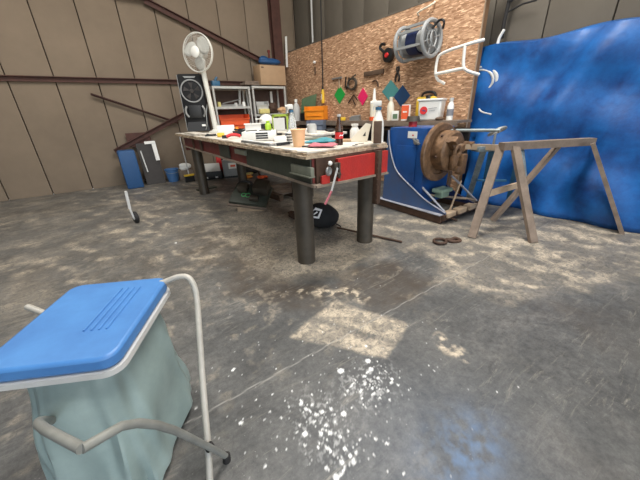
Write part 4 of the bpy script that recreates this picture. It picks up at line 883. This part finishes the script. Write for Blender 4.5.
w = MB(); w.tube([(-.14, .03, .03), (-.08, .07, .035), (.0, .03, .03), (-.04, -.05, .03), (-.12, -.04, .03)], .013, 8, True, 2); w.tube([(0, .03, .03), (.06, .0, .025), (.12, .03, .03), (.14, -.04, .02), (.08, -.05, .02), (.02, -.03, .03)], .016, 8, True, 2)
one(w, 'old_belt', 'rust_dark', 'dark looped leather belt lying on the floor below the machine', 'belt', (1.38, -.14, -.012), -.3)
# tilted tool crate on wood cradle
t = thing('tool_crate', 'dark green metal panel crate lying tilted on wood offcuts under the table', 'crate', (.37, 2.24, 0), -.75)
Mx = Matrix.Translation((0, 0, .19)) @ Euler((.50, .12, 0)).to_matrix().to_4x4()
def tb(mb): bmesh.ops.transform(mb.bm, matrix=Mx, verts=mb.bm.verts); return mb
tb(MB().box((0, 0, 0), (.52, .38, .05), bev=.008)).build('panel', 'dark_green', t)
tb(MB().box((0, -.20, -.03), (.56, .02, .03)).box((0, .20, -.03), (.56, .02, .03))).build('edge_rail', 'wood_grey', t)
tb(MB().box((-.12, .05, .07), (.14, .12, .10), bev=.02).box((.14, .08, .09), (.22, .2, .14), bev=.03).box((.08, -.1, .05), (.12, .08, .06), bev=.01)).build('fittings', 'leg_steel', t)
tb(MB().tube([(-.2, .12, .03), (-.2, .12, .1), (-.05, .15, .12), (.0, .15, .03)], .016, 8, smooth=2)).build('handle', 'black', t)
tb(MB().ring((-.03, -.04, .03), (0, 0, 1), .035, .006, 24).ring((-.09, -.04, .03), (0, 0, 1), .03, .006, 24)).build('green_emblem', 'ink_green', t)
MB().prism([(-.16, -.16, 0), (.20, -.14, 0), (.20, -.14, .03), (.02, -.16, .09), (-.16, -.16, .12)], (0, .03, 0)).build('cradle_front', 'wood_pale', t)
MB().bar((-.16, -.14, .02), (-.14, .2, .02), .05, .03).bar((.14, -.14, .02), (.14, .2, .02), .05, .03).build('cradle_runner', 'wood_grey', t)
MB().bar((0, .16, .02), (0, .16, .22), .2, .03).build('cradle_prop', 'wood_grey', t)
t = thing('pallet', 'small grey timber pallet on the floor beyond the near table leg', 'pallet', (1.10, 2.62, 0), .1)
for k in range(4): MB().box((0, -.24 + .16 * k, .10), (.50, .13, .02)).build('board', 'wood_grey', t)
for k in (-1, 0, 1): MB().box((.27 * k, 0, .045), (.07, .6, .09)).build('bearer', 'wood_dark', t)
one(MB().box((0, 0, .045), (.06, .10, .05), rz=.2).box((0, 0, .08), (.07, .11, .02), rz=.2).cyl((0, -.03, .015), (0, .03, .015), .018), 'metal_block', 'rust_dark', 'small brown block with pale top left of the black bag', 'block', (.575, 1.46, 0))
# under the far end of the table
t = thing('white_toolbox', 'black tool case with white top on the floor by the back wall', 'toolbox', (.58, 4.85, 0), face(.58, 4.85, -.15))
MB().box((0, 0, .09), (.42, .24, .16), bev=.01).build('case_base', 'black', t)
MB().prism([(-.19, -.10, .17), (.19, -.10, .17), (.16, .06, .31), (-.15, .06, .31)], (0, .04, 0)).build('white_top', 'paper', t)
MB().box((-.1, -.123, .05), (.05, .006, .03)).box((.1, -.123, .05), (.05, .006, .03)).build('catch', 'paper', t)
t = thing('grey_case', 'grey box with white and red label on the floor, right of the white-topped case', 'box', (.98, 4.75, 0), face(.98, 4.75))
MB().box((0, 0, .19), (.36, .22, .34), bev=.012).build('case_body', 'grey_plastic', t); MB().box((0, 0, .02), (.34, .22, .04)).build('base', 'black', t)
MB().box((.02, -.113, .25), (.16, .006, .12)).build('white_label', 'paper', t); MB().box((.03, -.117, .25), (.10, .004, .04)).build('red_mark', 'orange_red', t)
one(MB().box((0, 0, .24), (.10, .06, .48), bev=.01), 'red_jack', 'red', 'narrow red upright part between the white-topped case and the grey box', 'jack', (.80, 4.98, 0))
for x_, y_, s_, m_, l_ in ((1.16, 4.35, .1, 'orange', 'orange scrap on the floor in front of the shelving'), (1.36, 4.05, .11, 'orange_red', 'orange-red scrap on the floor, nearest of the bits under the table'), (1.28, 4.6, .1, 'pale_yellow', 'yellow scrap behind the orange bits on the floor')):
    one(MB().ell((0, 0, s_ * .35), (s_, s_ * .6, s_ * .38), noise=.3, seed=int(x_ * 100)), 'plastic_scrap', m_, l_, 'scrap', (x_, y_, 0))
one(MB().ell((0, 0, .05), (.28, .1, .06), noise=.25, seed=12), 'black_hose_heap', 'black', 'low heap of black hose on the floor under the table', 'hose', (1.38, 4.80, 0))
t = thing('blue_bucket', 'blue plastic bucket on the floor against the back wall', 'bucket', (-.13, 5.22, 0))
MB().lathe([(0, 0), (.10, 0), (.13, .25), (.122, .25), (.093, .01), (0, .01)], n=24).build('bucket_body', 'bucket_blue', t); MB().ring((0, 0, .25), (0, 0, 1), .132, .008, 28).build('rim', 'bucket_blue', t)
MB().tube([(-.13, 0, .24), (-.10, -.12, .18), (.10, -.12, .18), (.13, 0, .24)], .004, 6, smooth=2).build('handle', 'steel', t)
t = thing('leaning_panels', 'dark grey panel leaning on the back wall with pale strips', 'panel', (-.46, 5.2, 0), .05)
def lean(mb): bmesh.ops.rotate(mb.bm, cent=(0, 0, 0), matrix=Matrix.Rotation(-.20, 3, 'X'), verts=mb.bm.verts); return mb
lean(MB().box((0, 0, .40), (.34, .03, .80))).build('board', 'shelf_dark', t)
lean(MB().box((.14, -.03, .62), (.07, .02, .34)).box((.08, -.03, .80), (.19, .02, .05))).build('white_angle', 'paper', t)
lean(MB().bar((-.12, -.03, .66), (-.10, -.03, .25), .02, .02)).build('grey_strip', 'light_grey', t)
one(MB().box((0, 0, .35), (.28, .3, .70), bev=.03), 'blue_drum', 'navy', 'dark blue container at the far left beside the leaning panel', 'container', (-.84, 5.15, 0))
t = thing('floor_broom', 'push broom with yellow head standing by the far table leg', 'broom', (.12, 4.86, 0))
MB().cyl((0, 0, .14), (.0, .12, .95), .011).build('handle', 'light_grey', t); MB().box((0, 0, .14), (.20, .06, .035), rz=.15, bev=.008).build('head', 'yellow', t); MB().box((0, 0, .07), (.18, .05, .12), rz=.15).build('bristles', 'black', t)
one(MB().ell((0, 0, .07), (.11, .07, .07), noise=.2, seed=21), 'white_pouch', 'paper', 'white cloth pouch by the wall above the broom head', 'pouch', (.14, 5.24, .20))
one(MB().box((.0, 0, .1), (.3, .16, .2), bev=.01), 'scrap_box', 'wood_grey', 'brown scrap box supporting the white pouch', 'box', (.14, 5.27, 0))
one(MB().box((0, 0, .012), (.34, .12, .024)), 'flat_bar', 'dark_green', 'flat dark bar on the floor behind the far table leg', 'bar', (.2, 3.95, 0), .2)
t = thing('trolley_wheel', 'small black wheel on a pale fork standing alone on the open floor at far left', 'wheel', (-1.035, 2.66, .075))
MB().lathe([(0, -.02), (.05, -.02), (.07, -.018), (.075, 0), (.07, .018), (.05, .02), (0, .02)], ax=(1, .3, 0), n=24).build('tyre', 'black_rubber', t)
MB().lathe([(0, -.024), (.03, -.024), (.03, .024), (0, .024)], ax=(1, .3, 0), n=18).build('wheel_hub', 'light_grey', t)
MB().bar((-.02, 0, .0), (-.03, .0, .12), .05, .02).bar((-.03, 0, .12), (-.02, 0, .34), .03, .03).build('fork', 'light_grey', t)

# ------------------------------------------------------------------ bag stand in the foreground
t = thing('bin_bag_stand', 'white tube bag stand with blue lid and pale plastic bag in the near left corner', 'bag stand', (-1.25, -.6, 0))
W = dict(parent=t, world=True)
E1 = Vector((-.885, .465, 0)).normalized(); E2 = Vector((-.465, -.885, 0)).normalized()   # across, towards photographer
C0 = Vector((-1.034, -.362, .60))                                                       # far right corner of the lid
mid = C0 + E1 * .18 + E2 * .22
ang = math.atan2(E2.y, E2.x) + PI / 2
w = MB(); w.box(mid + Vector((0, 0, -.012)), (.36, .44, .045), rz=ang, bev=.0); 
bmesh.ops.bevel(w.bm, geom=[e for e in w.bm.edges if abs((e.verts[0].co - e.verts[1].co).normalized().z) > .9], offset=.045, segments=6, affect='EDGES', profile=.5)
ld_ = w.build('lid', 'lid_blue', bevel=.010, **W)
w = MB(); w.box(mid + Vector((0, 0, -.045)), (.372, .452, .018), rz=ang)
bmesh.ops.bevel(w.bm, geom=[e for e in w.bm.edges if abs((e.verts[0].co - e.verts[1].co).normalized().z) > .9], offset=.05, segments=6, affect='EDGES', profile=.5)
w.build('lid_rim', 'light_grey', **W)
w = MB()
for k in range(4): p = mid + E1 * (-.10 + .022 * k) + E2 * -.03; w.cyl(p + E2 * -.12 + Vector((0, 0, .012)), p + E2 * .12 + Vector((0, 0, .012)), .0035, n=8)
w.build('lid_ridges', 'lid_blue', parent=ld_, world=True)
# frame tubes
tl = [(-1.20, -.34, .575), (-1.06, -.385, .60), (-1.00, -.405, .618), (-.967, -.425, .612), (-.958, -.455, .578), (-.965, -.48, .52), (-1.045, -.683, .264), (-1.085, -.80, .12), (-1.118, -.865, .01)]
MB().tube(tl, .0115, 12, smooth=3).build('front_frame_tube', 'tube_white', **W)
MB().tube([(-1.032, -.79, .012), (-1.072, -.817, .14), (-1.20, -.935, .555), (-1.30, -.99, .60)], .0105, 12, smooth=2).build('cross_frame_tube', 'tube_grey', **W)
MB().tube([(-1.50, -.20, .575), (-1.42, -.30, .55), (-1.40, -.6, .2), (-1.42, -.75, .01)], .0115, 12, smooth=2).build('rear_frame_tube', 'tube_white', **W)
MB().tube([(-1.56, -.45, .012), (-1.45, -.55, .3), (-1.42, -.8, .57), (-1.30, -.99, .60)], .0105, 12, smooth=2).build('rear_cross_tube', 'tube_grey', **W)
MB().cyl((-1.037, -.795, .0), (-1.034, -.792, .03), .0145).build('rubber_foot', 'black_rubber', **W)
MB().cyl((-1.118, -.868, .0), (-1.112, -.855, .03), .0145).build('rubber_foot', 'black_rubber', **W)
MB().cyl((-1.090, -.815, .150), (-1.070, -.806, .146), .0135).build('pivot_collar', 'black_rubber', **W)
# the bag: hangs from the lid frame and bulges at the bottom
w = MB(); nz_, na = 40, 96; rows = []
for i in range(nz_ + 1):
    v = i / nz_; z = .555 - .545 * v; row = []
    for k in range(na):
        a = 2 * PI * k / na; ca, sa = math.cos(a), math.sin(a)
        e = .55; sx = math.copysign(abs(ca) ** e, ca); sy = math.copysign(abs(sa) ** e, sa)
        hw = .145 + .04 * v; hl = .190 + .085 * v
        if v > .94: f_ = 1 - .4 * ((v - .94) / .06) ** 2
        else: f_ = 1
        fold = 1 + (.035 * math.sin(a * 9 + v * 3) + .025 * math.sin(a * 17 - v * 5 + 1)) * (.3 + v) + .03 * math.sin(a * 3 + v * 11)
        p = mid + E1 * (sx * hw * f_ * fold) + E2 * (sy * hl * f_ * fold - .01 + .04 * v) ; row.append(w.bm.verts.new((p.x + .0, p.y, z)))
    rows.append(row)
for A, B in zip(rows, rows[1:]):
    for k in range(na): w.bm.faces.new((A[k], A[(k + 1) % na], B[(k + 1) % na], B[k]))
w.bm.faces.new(rows[-1])
w.build('plastic_bag', 'bag_plastic', **W)

# ------------------------------------------------------------------ camera, world
F = Vector((0.51681402, 0.7574207, -0.39902024)); R = Vector((0.81668536, -0.57598648, -0.03556121)); U = Vector((0.25676506, 0.30749546, 0.91625229))
cd = bpy.data.cameras.new('camera'); cam = bpy.data.objects.new('camera', cd); COL.objects.link(cam)
mw = Matrix((R, U, -F)).transposed().to_4x4(); mw.translation = (-1.1037508, -1.57875937, 1.2); cam.matrix_world = mw
cd.sensor_width = 36; cd.lens = 290.68 / 640 * 36; cd.clip_start = .05
S.camera = cam
wd = bpy.data.worlds.new('world'); S.world = wd; wd.use_nodes = True; bg = wd.node_tree.nodes['Background']
sky = wd.node_tree.nodes.new('ShaderNodeTexSky'); sky.sky_type = 'NISHITA'; sky.sun_disc = False; sky.sun_elevation = math.radians(40); sky.sun_rotation = math.radians(150)
mx = wd.node_tree.nodes.new('ShaderNodeMix'); mx.data_type = 'RGBA'; mx.inputs[0].default_value = .8; mx.inputs[7].default_value = (.95, .98, 1.0, 1)
wd.node_tree.links.new(sky.outputs[0], mx.inputs[6]); wd.node_tree.links.new(mx.outputs[2], bg.inputs['Color']); bg.inputs['Strength'].default_value = .95
S.view_settings.view_transform = 'Standard'; S.view_settings.look = 'None'; S.view_settings.gamma = 1; S.view_settings.use_curve_mapping = False
S.view_settings.exposure = .5
